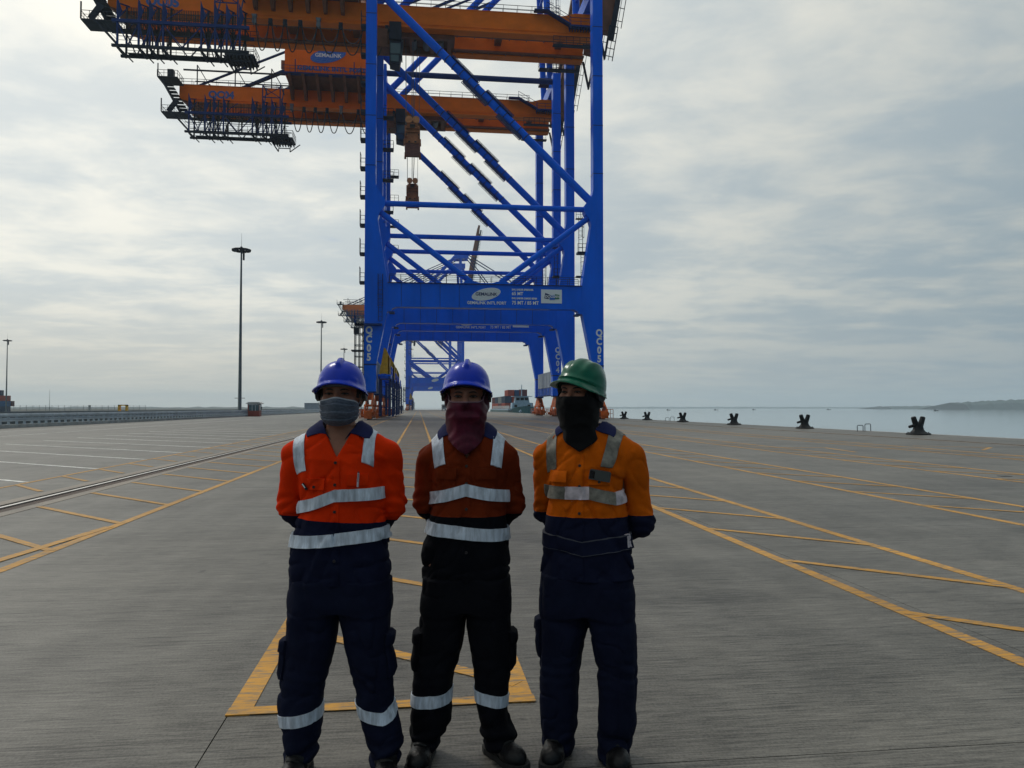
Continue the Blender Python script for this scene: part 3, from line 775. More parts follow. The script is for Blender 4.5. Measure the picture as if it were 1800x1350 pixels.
    for i, x in enumerate(hang):
        f = MB(); f.box(x - .26, x + .26, 5.6, 6.0, 55.8, 56.3)
        if i % 4 == 0: f.prism([(x - .36, 56.75), (x + .36, 56.75), (x + .22, 56.25), (x - .22, 56.25)], 5.5, 6.05)
        f.tube((x, 5.5, 55.7), (x, 6.1, 55.7), .3, 10)
        B(f, 'festoon_trolley', 'rail_grey' if i % 4 == 0 else 'steel_dark')
        if i + 1 < len(hang):
            a, b = x + .2, hang[i + 1] - .2
            for sag, r, m_, yy in ((2.1, 0.045, 'rail_grey', 5.9), (3.9, 0.085, 'cable', 5.7)):
                pts = []
                for k in range(15):
                    u = k / 14 * 2 - 1
                    pts.append(((a + b) / 2 + u * (b - a) / 2 * (1 if sag < 3 else (0.86 + .14 * abs(u))), yy, 55.6 - sag * (1 - abs(u) ** 2.6)))
                B(MB().path(pts, r, 6), 'festoon_cable', m_, smooth=True)
    # --- trolley with driver's cab
    tr = MB(); tr.box(-5.5, 5.2, 7.9, 13.3, 56.75, 57.4); tr.box(-4.6, 4.6, 8.6, 12.6, 57.4, 58.6); tr.box(-5.0, 5.0, 7.7, 8.3, 55.7, 56.75); tr.box(-5.0, 5.0, 12.9, 13.5, 55.7, 56.75)
    for x in (-4.2, -1.2, 1.8, 4.4): tr.box(x - .3, x + .3, 8.3, 12.9, 55.8, 56.5)
    trol = B(tr, 'trolley', 'brown')
    for x in (-3, -1, 1, 3): B(MB().tube((x, 9.2, 56.3), (x, 12, 56.3), 0.55, 14), 'rope_drum', 'rope', trol)
    cabm = MB(); cabm.box(-4.35, -2.65, 4.6, 7.4, 53.9, 56.4)
    cab_ = B(MB().prism([(-4.3, 50.6), (-2.9, 50.3), (-2.45, 53.6), (-4.3, 53.8)], 4.9, 7.2), 'cab', 'steel_dark', trol)
    gl = MB(); gl.box(-4.15, -2.75, 4.84, 4.9, 51.9, 53.4); gl.box(-4.1, -3.0, 4.84, 4.9, 50.75, 51.7); gl.box(-2.66, -2.5, 5.1, 7.0, 51.6, 53.2)
    B(gl, 'cab_window', 'glass', trol); B(cabm, 'cab_hanger', 'steel_dark', trol)
    un = MB()
    un.box(-7.0, -4.3, 5.0, 8.0, 52.9, 53.1); un.box(-6.4, -4.6, 5.2, 7.6, 53.1, 55.6)
    handrail(un, (-7, 5, 53.1), (-4.3, 5, 53.1))
    B(un, 'cab_platform', 'brown', trol)
    # --- stairs, ladders, landings
    for z in [18.6 + 3.88 * k for k in range(10)]:
        q = MB(); q.box(-7.95, -7.25, 0.1, 1.5, z - .35, z - .05); handrail(q, (-7.92, .1, z - .05), (-7.92, 1.5, z - .05), 1.9, 1.4, .045); handrail(q, (-7.92, .1, z - .05), (-7.25, .1, z - .05), 1.1, .7)
        B(q, 'landing', 'steel_dark')
    for z in (33.2, 38.4, 43.4, 48.6):
        q = MB(); q.box(-5.85, -4.2, DY + .1, DY + 1.5, z - .25, z); handrail(q, (-5.8, DY + .1, z), (-4.2, DY + .1, z), 1.2, .8); handrail(q, (-4.2, DY + .1, z), (-4.2, DY + 1.5, z), 1.2, .8)
        B(q, 'landing', 'steel_dark')
    q = MB(); q.box(-8.5, -4.9, -0.75, -0.02, 12.55, 12.8); q.box(-8.5, -7.27, -.75, 1.6, 12.55, 12.8); handrail(q, (-8.5, -.75, 12.8), (-8.5, 1.6, 12.8), 1.2, .8); handrail(q, (-8.5, -.72, 12.8), (-7.3, -.72, 12.8), 1.2, .8)
    B(q, 'landing', 'blue_dark')
    q = MB(); ladder(q, -5.15, -0.12, 13.2, 19.5, .5, True, (1, 0)); B(q, 'caged_ladder', 'blue_dark')
    q = MB()
    for x in (-8.45, -7.9, -7.4):
        for y in (-.6, 1.4): q.bar((x, y, 5.2), (x, y, 12.6), 0.11)
    for z in (7.0, 8.4, 9.9, 11.4):
        q.bar((-8.45, -.6, z), (-7.4, -.6, z), .09); q.bar((-8.45, 1.4, z), (-7.4, 1.4, z), .09); q.bar((-8.45, -.6, z), (-8.45, 1.4, z), .09)
    q.box(-8.9, -7.3, -.7, 1.5, 9.1, 9.25); q.box(-8.6, -8.0, -.5, .5, 11.4, 12.2); q.box(-8.8, -7.3, -.8, 1.6, 5.0, 5.25)
    handrail(q, (-8.8, -.8, 5.25), (-7.4, -.8, 5.25), 1.3, .7)
    B(q, 'stair_tower', 'steel_dark')
    # yellow stair hoods on the landing inside the left legs
    for y in (1.7, DY + 2.0):
        q = MB(); deck_platform(q, -5.55, -3.75, y - .2, y + 6.6, 6.1, 'X', .28); q.box(-5.5, -3.75, y, y + 6.2, 5.55, 5.85)
        B(q, 'landing', 'blue')
        q = MB(); q.prism([(-5.1, 6.2), (-3.95, 6.2), (-3.95, 8.5), (-4.5, 9.7), (-4.75, 9.7)], y + .2, y + .35)
        q.prism([(-4.15, 6.2), (-3.95, 6.2), (-3.95, 8.4), (-4.15, 8.7)], y + .2, y + 2.6); q.bar((-5.25, y + .1, 6.2), (-4.65, y + .1, 9.6), .16); q.bar((-5.25, y + 1.4, 6.2), (-4.65, y + 1.4, 9.6), .16)
        for k in range(6): q.box(-5.15 + k * .1, -4.2, y + .1, y + .2, 6.5 + k * .5, 6.58 + k * .5)
        B(q, 'stair_hood', 'yellow')
        q = MB()
        for x in (-5.3, -4.0, -3.55):
            for yy in (y, y + 3, y + 6): q.bar((x, yy, .4), (x, yy, 5.9), .14)
        for z in (1.6, 3.0, 4.4):
            q.bar((-3.55, y, z), (-3.55, y + 6, z), .1); q.bar((-5.3, y, z), (-3.55, y, z), .1)
        ladder(q, -3.5, y + 6.2, .3, 5.9, .5, True, (1, 0))
        q.box(-4.1, -3.5, y - .1, y + 6, 3.40, 3.48)
        B(q, 'stair_frame', 'blue_dark')
    # caged ladders and brackets beside the waterside legs
    for y in (1.7, DY + 1.7):
        q = MB(); ladder(q, 22.7, y + .4, 23.6, 28.6, .55, True, (1, 0)); ladder(q, 23.0, y + .4, 18.6, 23.6, .55, True, (1, 0)); q.box(22.2, 23.7, y, y + 1.2, 23.3, 23.6)
        q.box(22.0, 22.7, y, y + .8, 20.0, 20.15); handrail(q, (22.2, y, 23.6), (23.5, y, 23.6), 1.1, .6); q.box(21.9, 23.2, y - .3, y + .2, 28.1, 28.25); handrail(q, (21.9, y - .3, 28.2), (23.2, y - .3, 28.2), 1.1, .6)
        B(q, 'caged_ladder', 'steel_dark')
    q = MB(); q.bar((24.1, 17, 60.2), (20.5, 17, 59.9), .8, .2); q.bar((22.4, 15.6, 59.8), (18.0, 15.6, 59.8), .8, .15); handrail(q, (22.4, 15.4, 59.9), (18, 15.4, 59.9)); B(q, 'girder_platform', 'steel_dark')
    q = MB(); q.box(20.3, 25.4, G2[1], G2[1] + 1, 55.4, 55.6); handrail(q, (20.3, G2[1] + 1, 55.6), (25.4, G2[1] + 1, 55.6), 1.1, 1.0); B(q, 'girder_platform', 'steel_dark')
    q = MB(); handrail(q, (19.5, G1[0] - .2, 55.2), (25.5, G1[0] - .2, 55.2), 1.2, 1.0); q.box(19.5, 25.5, G1[0] - .3, G1[0] + .5, 55.0, 55.2); B(q, 'girder_platform', 'steel_dark')
    for z in (62.4, 65.5, 68):
        q = MB(); deck_platform(q, 22.3, 26.6, 4.8, 6.2, z, 'xXy'); B(q, 'hinge_platform', 'steel_dark')
    return t

def add_boom(t, up=True):
    """twin-girder boom hinged on the waterside, raised or lowered"""
    ang = R(80) if up else 0.0
    hinge = Vector((26.9, 0, 58.2)); ca, sa = math.cos(ang), math.sin(ang)
    def T(u, v, y):     # u along the boom, v towards its upper side
        return (hinge.x + u * ca - v * sa, y, hinge.z + u * sa + v * ca)
    L = 57.0
    for k, (ya, yb) in enumerate((G1, G2)):
        mb = MB(); pr = [(-.4, -1.3), (2.0, -1.55), (L * .7, -1.45), (L, -.6), (L, .6), (L * .7, 1.1), (3, 1.25), (-.4, .9)]
        pts = [T(u, v, ya) for u, v in pr] + [T(u, v, yb) for u, v in pr]; n = len(pr)
        mb.add(pts, [tuple(range(n)), tuple(range(n, 2 * n))[::-1]] + [(i, i + n, (i + 1) % n + n, (i + 1) % n) for i in range(n)])
        b = mb.build('boom_girder', 'brown' if up else 'orange', t, CO)
        hr = MB(); s = -1 if k == 0 else 1; yy = ya - .9 if k == 0 else yb + .9
        for u in np.arange(1, L - 2, 2.0): hr.bar(T(u, -1.5, yy), T(u, -2.7, yy), .08); hr.bar(T(u, -1.5, yy), T(u, -1.5, (ya + yb) / 2), .1)
        hr.bar(T(0, -2.7, yy), T(L - 3, -2.7, yy), .1); hr.bar(T(0, -2.1, yy), T(L - 3, -2.1, yy), .07); hr.bar(T(-2.2, -1.5, yy), T(L - 3, -1.5, yy), .8, .14)
        hr.build('boom_walkway', 'steel_dark', b)
    for u in (1.2, 14, 27, 40, 52, 56):
        mb = MB(); mb.bar(T(u, 0, G1[1]), T(u, 0, G2[0]), 1.0, 1.0); mb.build('boom_tie', 'brown', t, CO)
    if up:
        for y in (G1[0] - 1.0, G2[1] + 1.0):
            q = MB()
            for u in (-4.6, -3.4, -2.2, -1, 0): q.bar(T(u, -1.0, y), T(u, -2.2, y), .09)
            q.bar(T(-5.2, -2.2, y), T(0, -2.2, y), .12); q.bar(T(-5.2, -1.0, y), T(0, -1.0, y), .28); q.bar(T(-5.2, -1.6, y), T(0, -1.6, y), .08)
            q.bar(T(-5.0, -1.0, y), T(-1, .6, y), .3)
            q.build('boom_foot_platform', 'steel_dark', t, CO)
    else:
        for ya in (6.9, 14.3):
            MB().bar((27.6, ya, 88.5), (50, ya, 59.5), .5).build('forestay', 'blue_dark', t, CO)
            MB().bar((27.8, ya, 89.5), (78, ya, 59.3), .5).build('forestay', 'blue_dark', t, CO)

def make_spreader(X, Y, zb, ztop, label):
    """head block with twin sheaves over a spreader, hung from four rope falls"""
    t = thing('spreader', label, 'spreader', (X, Y, zb), group='spreaders hanging from the cranes')
    b = MB(); b.box(-1.15, 1.15, -3.05, 3.05, 0.0, .3); b.box(-.8, .8, -2.9, 2.9, .3, 1.1)
    for s in (-1, 1):
        b.box(-1.25, 1.25, s * 3.0 - .22, s * 3.0 + .22, 0.0, .62)
        for x in (-1.12, 1.12): b.prism([(x - .16, -.28), (x + .16, -.28), (x + .12, .35), (x - .12, .35)], s * 3.0 - .3, s * 3.0 + .3)
    b.build('spreader_frame', 'spreader', t)
    m = MB(); m.box(-1.05, 1.05, -2.3, 2.3, 1.1, 1.85); m.box(-.92, .92, -2.2, 2.2, 1.85, 2.75)
    for x in (-1.0, 1.0): m.box(x - .12, x + .12, -2.45, 2.45, 1.2, 2.9)
    for z in (1.25, 1.9, 2.45): m.box(-1.1, 1.1, -2.5, 2.5, z, z + .1)
    m.box(-.78, .78, -1.9, 1.9, 2.75, 3.4)
    for x in (-.45, .45): m.box(x - .1, x + .1, -1.9, 1.9, 3.3, 4.1)
    m.build('head_block', 'spreader', t)
    dk = MB(); dk.box(-.35, .35, -2.52, -2.4, 2.5, 2.7); dk.box(-.4, .4, -1.98, -1.9, 2.95, 3.25)
    for x in (-.9, .9): dk.box(x - .09, x + .09, -2.52, -2.44, 1.4, 1.65)
    for x in (-.45, .45): dk.box(x - .16, x + .16, -3.3, -3.22, .1, .3)
    dk.build('junction_box', 'cable', t)
    for x in (-.52, .52):
        for y in (-1.9, 1.9):
            MB().tube((x, y - .16, 3.95), (x, y + .16, 3.95), .52, 18).build('sheave', 'sheave', t, smooth=False)
    for x in (-.95, -.1, .1, .95):
        for y in (-1.9, 1.9):
            MB().tube((x, y, 3.9), (x * 1.1, y, ztop - zb), 0.028, 5).build('rope', 'rope', t)
    for y in (-1.0, 1.0): MB().tube((.1, y, 3.6), (.75, y, ztop - zb), 0.022, 5).build('rope', 'rope', t)
    return t

c05 = make_crane(104.0, "QC05", "blue container crane with QC05 on its legs, nearest to the workers")
index = child_index()
c04 = copy_tree(c05, None, index, ())
c04.location.y = 136.0 + 10.6
c04['label'] = "blue container crane with QC04 on its orange girder, close behind the nearest crane"
for o in list(SC.objects):                    # renumber the copy
    top = o
    while top.parent: top = top.parent
    if top is c04 and o.name.startswith('lettering') and o.parent.name.startswith(('leg', 'girder')):
        if o.parent.name.startswith('leg'):
            n_ = text_obj('lettering', "QC04"[0] + "\nC\n0\n4", 1.32, 'white', o.parent, o.location, bold=0.055, line=0.91, xscale=0.86)
        else:
            n_ = text_obj('lettering', "QC04", 1.75, 'letter_blue', o.parent, o.location, bold=0.09)
        bpy.data.objects.remove(o)
far_cranes = []
for y0, up, lab in ((432.0, False, "hazy distant container crane with lowered boom, first of the far group down the quay"),
                    (464.0, True, "hazy blue container crane far down the quay with its boom raised to the sky"),
                    (604.0, False, "farthest hazy container crane, showing only between the legs of the others")):
    c = copy_tree(c05, None, index, ('lettering', 'tower_ladder', 'guard_bar', 'wheel', 'cab_window', 'stiffener', 'girder_flange', 'sign_plate', 'emblem_panel'))
    c.location.y = y0 + 10.6; c['label'] = lab
    far_cranes.append(c)
    add_boom(c, up)
add_boom(c05); add_boom(c04)
make_spreader(-1.05, 110.4 + 4.2, 40.0, 56.2, "rusty orange spreader with twin sheaves hanging highest between the crane legs, nearest of all")
make_spreader(-1.32, 142.4 + 4.2, 40.4, 56.2, "second rusty orange spreader, hanging just below and behind the nearest one")
make_spreader(-1.1, 432 + 10.6, 40.0, 56.2, "tiny hazy spreader hanging under the front crane of the distant group")
# ================================================================== masts, barrier, bollards, ship, boats
def light_mast(x, y, h, label):
    t = thing('light_mast', label, 'light mast', (x, y, 0), group='high mast floodlights')
    MB().tube((0, 0, -0.2), (0, 0, h), 0.36, 14, 0.15).build('pole', 'mast', t, smooth=True)
    b = MB(); b.box(-.5, .5, -.5, .5, -.3, 0.05); b.lathe([(.42, .05), (.42, .2), (.38, .25)], 12); b.build('base', 'mast', t)
    r = MB(); n = 18; rad = 1.4
    for k in range(n):
        a, c = 2 * math.pi * k / n, 2 * math.pi * (k + 1) / n
        r.bar((rad * .8 * math.cos(a), rad * .8 * math.sin(a), h - .35), (rad * .8 * math.cos(c), rad * .8 * math.sin(c), h - .35), .14)
    for k in range(6):
        a = math.pi * k / 3; r.bar((0, 0, h - .3), (rad * .8 * math.cos(a), rad * .8 * math.sin(a), h - .35), .12)
    r.lathe([(.3, h - .6), (.35, h - .1), (.2, h + .25)], 10)
    r.build('head_frame', 'steel_dark', t)
    src = None
    for k in range(10):
        a = 2 * math.pi * (k + .35) / 10
        if src is None:
            f = MB(); f.prism([(-.35, -.20), (.35, -.32), (.42, .0), (.2, .12), (-.3, .10)], -.42, .42); src = f.build('floodlight', 'steel_dark', t)
            o = src
        else: o = link(src.copy(), t)
        o.location = (rad * math.cos(a), rad * math.sin(a), h - .35); o.rotation_euler = (0, 0, a)
    MB().tube((.0, 0, h), (.0, 0, h + 2.9), .04, 5, .015).build('lightning_rod', 'steel_dark', t)
    w = MB(); w.box(.3, .6, -.2, .2, h - 2.4, h - .7); w.bar((.0, 0, h - 1.2), (.5, 0, h - 1.0), .08); w.build('camera_box', 'steel_dark', t)
    w = MB(); w.box(-.95, .95, -.1, .1, 3.4, 3.5); w.build('cross_arm', 'steel_dark', t)
    pl = MB().box(x - 2.2, min(x + 2.2, QL - .25), y - 2.2, y + 2.2, -1.2, -0.1)
    return t, pl
plats = []
for x, y, h, lab in ((-34.6, 155, 32.9, "tall grey floodlight mast beside the small red booth, tallest in the photo"),
                     (-34.6, 280, 32.6, "grey floodlight mast rising right behind the helmet of the first worker"),
                     (-38.5, 405, 32.4, "small far floodlight mast just left of the nearest crane leg"),
                     (-188.4, 379, 33.0, "thin floodlight mast by the container stack at the far left edge")):
    t, pl = light_mast(x, y, h, lab)
    plats.append(pl)
for pl in plats[:3]:
    tag(pl.build('mast_platform', 'kerb'), kind='structure')
tag(MB().box(-46, QL - .25, 262, 430, -1.2, -0.06).build('landing_apron', 'concrete'), kind='structure')

# --- roadside barrier along the landward edge
BX = -31.25
bar = thing('guard_rail', 'long grey steel barrier with concrete kerb along the landward quay edge', 'barrier', (BX, 0, 0))
MB().box(-.22, .22, 46, 440, -.04, .27).build('kerb_base', 'kerb', bar)
MB().prism([(-.10, .84), (.10, .84), (.14, .92), (.14, 1.04), (.10, 1.12), (-.10, 1.12)], 46, 440, 'y').build('top_rail', 'barrier', bar)
MB().prism([(.02, .50), (.09, .54), (.05, .60), (.09, .66), (.09, .74), (.02, .78)], 46, 440, 'y').build('guard_beam', 'barrier', bar)
src = None
for k in range(150):
    if src is None:
        p = MB(); p.box(-.10, .06, -.05, .05, .27, .86); p.box(-.14, .10, -.09, .09, .27, .30); src = p.build('post', 'barrier', bar); o = src
    else: o = link(src.copy(), bar)
    o.location = (0, 58.5 + 1.2 * k, 0)
fp = MB()
for k in range(150, 318): fp.box(-.1, .06, 58.45 + 1.2 * k, 58.55 + 1.2 * k, .27, .86)
for k in range(1, 11): fp.box(-.1, .06, 58.45 - 1.2 * k, 58.55 - 1.2 * k, .27, .86)
tag(fp.build('post', 'barrier', bar), kind='stuff')

# --- access bridge beyond the water gap
br = thing('access_bridge', 'low grey road bridge with railings beyond the water gap at left', 'bridge', (-62, 0, 0))
MB().box(-5, 5, 60, 560, -1.3, -.15).build('bridge_deck', 'pile', br)
for sx in (-5, 5):
    q = MB(); q.box(sx - .15, sx + .15, 60, 560, -.15, .25); q.box(sx - .08, sx + .08, 60, 560, .78, .95); q.box(sx - .05, sx + .05, 60, 560, .45, .6)
    for y in np.arange(60, 560, 2.0): q.box(sx - .07, sx + .07, y - .06, y + .06, .25, .8)
    q.build('bridge_railing', 'bridge_rail', br)
for y in range(70, 560, 24):
    q = MB(); q.box(-4.6, 4.6, y - .6, y + .6, -2.2, -1.3)
    for x in (-3.5, 0, 3.5): q.tube((x, y, -6), (x, y, -2.1), .45, 10)
    q.build('bridge_pier', 'pile', br)
pil = MB()
for y in range(-10, 430, 6): pil.tube((QL - .6, y, -7), (QL - .6, y, -1), .4, 8)

# --- red booth
bo = thing('guard_booth', 'small red guard booth with pale flat roof at the barrier by the mast', 'booth', (-30.0, 146.5, 0))
w_, d_ = 1.0, 1.0
MB().box(-w_, w_, -d_, d_, 0, 1.02).build('lower_wall', 'red', bo)
for sx in (-1, 1):
    for sy in (-1, 1):
        MB().box(sx * w_ - .09 if sx < 0 else w_ - .09, sx * w_ + .09 if sx < 0 else w_ + .0, sy * d_ - (0 if sy < 0 else .1), sy * d_ + (.1 if sy < 0 else 0), 1.02, 2.28).build('corner_post', 'red', bo)
MB().box(-w_ + .05, w_ - .05, -d_ + .06, d_ - .06, 1.02, 2.1).build('window', 'glass', bo)
q = MB(); q.box(-.32, -.26, -d_ - .0, -d_ + .1, 1.02, 2.1); q.box(.28, .34, -d_, -d_ + .1, 1.02, 2.1); q.box(-w_, w_, -d_, -d_ + .1, 2.08, 2.28); q.box(w_ - .1, w_, -d_, d_, 2.08, 2.28)
q.build('window_frame', 'white', bo)
MB().prism([(-1.35, 2.28), (1.35, 2.28), (1.35, 2.36), (.9, 2.62), (-.9, 2.62), (-1.35, 2.36)], -1.3, 1.3).build('roof', 'roof_pale', bo)
q = MB(); q.box(1.12, 1.3, -.1, .1, 1.4, 1.75); q.bar((1.0, 0, 1.6), (1.2, 0, 1.6), .05); q.build('lamp', 'mast', bo)

# --- yard items at left
def container(x, y, z, L, m, label, rz=0.0, group='shipping containers', name='shipping_container', H=2.59, Wd=2.44):
    t = thing(name, label, 'container', (x, y, z), rz, group)
    MB().box(-Wd / 2 + .04, Wd / 2 - .04, -L / 2 + .06, L / 2 - .06, .12, H - .06).build('body', m, t)
    f = MB()
    for sx in (-1, 1):
        for sy in (-1, 1): f.box(sx * Wd / 2 - (.12 if sx > 0 else 0), sx * Wd / 2 + (.12 if sx < 0 else 0), sy * L / 2 - (.16 if sy > 0 else 0), sy * L / 2 + (.16 if sy < 0 else 0), 0, H)
        for z_ in (0, H - .12): f.box(sx * Wd / 2 - (.10 if sx > 0 else 0), sx * Wd / 2 + (.1 if sx < 0 else 0), -L / 2 + .16, L / 2 - .16, z_, z_ + .12)
    for sy in (-1, 1):
        for z_ in (0, H - .12): f.box(-Wd / 2 + .12, Wd / 2 - .12, sy * L / 2 - (.1 if sy > 0 else 0), sy * L / 2 + (.1 if sy < 0 else 0), z_, z_ + .12)
    f.build('frame', m, t)
    for sx in (-1, 1) if L > 4 else ():
        r = MB()
        for y_ in np.arange(-L / 2 + .3, L / 2 - .3, .56): r.box(sx * (Wd / 2 - .02) - .025, sx * (Wd / 2 - .02) + .025, y_, y_ + .26, .14, H - .14)
        r.build('corrugation', m, t)
    d = MB(); d.box(-.02, .02, -L / 2 + .03, -L / 2 + .06, .15, H - .15)
    for x_ in (-.75, -.35, .35, .75): d.bar((x_, -L / 2 + .02, .2), (x_, -L / 2 + .02, H - .2), .05)
    d.build('door_bars', 'rail_grey', t)
    return t
YARD = [("c_navy", "navy container at the bottom of the far left stack, beside the thin mast"), ("c_blue", "blue container in the middle of the far left stack"), ("c_red", "red container near the top of the far left stack"), ("c_navy", "dark blue container topping the far left stack")]
yx, yy_ = -203.5, 400.0
for i, (m, lab) in enumerate(YARD):
    container(yx - (0 if i < 3 else 3.2), yy_, -.3 + 2.6 * i, 12.2, m, lab, R(90), 'containers stacked in the yard at far left')
container(yx + .3, yy_ + 3, 2.3, 12.2, 'c_maroon', "maroon container behind the blue one in the far left stack", R(90), 'containers stacked in the yard at far left')

sh = thing('storage_shed', 'plain grey box-shaped shed at the far end of the barrier', 'shed', (-38.2, 290, -.06))
q = MB(); q.box(-3.3, 1.8, -1.6, 1.6, 0, 3.3); q.build('wall', 'grey_panel', sh)
MB().box(-3.4, 1.9, -1.7, 1.7, 3.3, 3.42).build('roof', 'grey_panel', sh)
q = MB()
for x in np.arange(-3.2, 1.8, .5): q.box(x, x + .2, -1.64, -1.6, .1, 3.2)
q.build('cladding_rib', 'grey_panel', sh)
ob = thing('open_shelter', 'small yellowish open shelter on posts next to the grey shed', 'shelter', (-33.6, 290, -.06))
for x in (-1.6, 0, 1.6):
    for y in (-1.2, 1.2): MB().box(x - .09, x + .09, y - .09, y + .09, 0, 2.6).build('post', 'yellow', ob)
MB().prism([(-2, 2.6), (2, 2.6), (1.8, 3.1), (-1.8, 3.1)], -1.5, 1.5).build('roof', 'roof_pale', ob)
MB().box(-.8, .7, -.7, .7, 0, 1.7).build('cabinet', 'steel_dark', ob)
yf = thing('crane_work_frame', 'mustard yellow square steel frame standing beyond the barrier', 'steel frame', (-60.2, 166.2, -.15))
for x in (-.72, .72): MB().box(x - .13, x + .13, -.5, .5, 0, 2.35).build('upright', 'yellow', yf)
MB().box(-.85, .85, -.5, .5, 2.13, 2.35).build('top_beam', 'yellow', yf); MB().box(-.6, .6, -.5, .5, .0, 1.0).build('bottom_beam', 'yellow', yf)
fn = thing('mesh_fence', 'thin wire mesh fence with tall posts on the far left shore', 'fence', (0, 0, -.3))
for k in range(22):
    MB().box(-232 + 3.45 * k - .06, -232 + 3.45 * k + .06, 474.9, 475.1, 0, 3.4).build('post', 'mast', fn)
q = MB()
for z in (.6, 1.5, 2.4, 3.3): q.box(-232, -159.4, 474.96, 475.04, z, z + .04)
for x in np.arange(-232, -159.4, .8): q.box(x, x + .03, 474.97, 475.03, .2, 3.3)
q.build('wire_mesh', 'rail_grey', fn)
pm = thing('radio_mast', 'very thin bare mast behind the mesh fence at far left', 'mast', (-214, 478, -.3))
MB().tube((0, 0, 0), (0, 0, 12.8), .16, 6, .05).build('pole', 'mast', pm); MB().box(-.4, .4, -.1, .1, 1.6, 1.9).build('cross_arm', 'mast', pm)
gp = thing('gate_pillar', 'short dark pillar standing in the mesh fence', 'pillar', (-190.3, 474.0, -.3))
MB().box(-.55, .55, -.4, .4, 0, 3.3).build('pillar_body', 'kerb', gp); MB().box(-.65, .65, -.5, .5, 3.3, 3.45).build('pillar_cap', 'kerb', gp)

container(-10.6, 478, 0, 3.0, 'c_grey', "small grey container standing left of the distant cranes' bogies", 0, None, H=3.0, Wd=2.8)
tk = thing('parked_truck', 'distant pale truck parked on the quay beyond the middle worker', 'truck', (15.2, 466, 0))
q = MB(); q.prism([(-1.2, .6), (1.1, .6), (1.1, 2.2), (.8, 3.1), (-1.2, 3.1)], -1.2, 1.2, 'x'); q.build('cab', 'roof_pale', tk)
MB().box(-1.0, 1.0, -1.26, -1.18, 1.7, 2.7).build('windscreen', 'glass', tk); MB().box(-1.22, 1.22, 1.3, 9.0, 1.1, 3.6).build('box_body', 'c_grey', tk); MB().box(-.5, .5, -1, 9, .6, 1.0).build('chassis', 'black', tk)
for y in (-.3, 6.6, 7.9):
    for x in (-1.0, 1.0): MB().tube((x - .15, y, .5), (x + .15, y, .5), .5, 12).build('wheel', 'black', tk)
er = thing('end_railing', 'low pale railing across the far end of the quay', 'railing', (0, 692, 0))
q = MB(); q.box(-31, 29, -.05, .05, 1.0, 1.15); q.box(-31, 29, -.05, .05, .5, .6); q.build('rail', 'white', er)
q = MB()
for x in np.arange(-31, 29.1, 3): q.box(x - .06, x + .06, -.06, .06, 0, 1.0)
q.build('post', 'white', er)

# --- bollards on the water side
def bollard(y, label):
    t = thing('bollard', label, 'bollard', (28.75, y, 0.0), 0, 'staghorn bollards along the quay edge')
    b = MB()
    b.lathe([(.66, 0), (.66, .07), (.60, .11)], 20)
    vs, fs = [], []
    prof = [(.60, .10, .50), (.42, .16, .38), (.31, .28, .29), (.27, .45, .25), (.26, .62, .24)]
    n = 18
    for r, z, r2 in prof:
        for k in range(n):
            a = 2 * math.pi * k / n; vs.append((r * math.cos(a), r2 * math.sin(a), z))
    for i in range(len(prof) - 1):
        for k in range(n): fs.append((i * n + k, i * n + (k + 1) % n, (i + 1) * n + (k + 1) % n, (i + 1) * n + k))
    fs.append(tuple(range((len(prof) - 1) * n, len(prof) * n)))
    b.add(vs, fs)
    b.build('base', 'black', t, smooth=True)
    for s in (-1, 1):
        h = MB()
        h.path([(s * .10, 0, .42), (s * .16, 0, .62), (s * .25, 0, .86), (s * .29, 0, 1.0), (s * .30, 0, 1.04)], [.17, .165, .15, .145, .10], 12)
        h.build('horn', 'black', t, smooth=True)
    c = MB(); c.path([(.30, -.02, .66), (0, -.02, .62), (-.42, -.06, .50), (-.62, -.08, .45), (-.64, -.08, .445)], [.06, .09, .085, .08, .06], 10)
    c.build('cross_pin', 'black', t, smooth=True)
    for k in range(8):
        a = math.pi / 4 * k + .3
        MB().lathe([(.035, .10), (.035, .145), (.02, .155)], 8, (.54 * math.cos(a), .5 * math.sin(a))).build('bolt', 'black', t)
    return t
ords = ("nearest black staghorn bollard, far right on the quay edge", "second black bollard from the right along the quay edge", "third black bollard from the right along the quay edge",
        "fourth black bollard from the right, past the shoulder of the man in the green helmet", "fifth and small black bollard from the right", "smallest black bollard, just right of the green helmet")
for y, lab in zip((41.4, 54.6, 67.6, 81.4, 94.6, 105.6), ords): bollard(y, lab)
def ladder_rail(y, label):
    t = thing('ladder_handrail', label, 'handrail', (29.3, y, 0), 0, 'grab rails of the quay ladders')
    for y_ in (-.62, .12):
        q = MB(); z = .48 if y_ > 0 else .40
        q.path([(0, y_, 0), (0, y_, z - .06), (0, y_ + .06, z), (0, y_ + .50, z), (0, y_ + .56, z - .06), (0, y_ + .56, 0)], .024, 8)
        o = q.build('grab_rail', 'steel_dark', t, smooth=True); o.rotation_euler = (0, 0, R(-70)); 
ladder_rail(47.8, "thin steel ladder handrail on the quay edge between the two nearest bollards")
ladder_rail(87.5, "tiny ladder handrail farther along the quay edge")

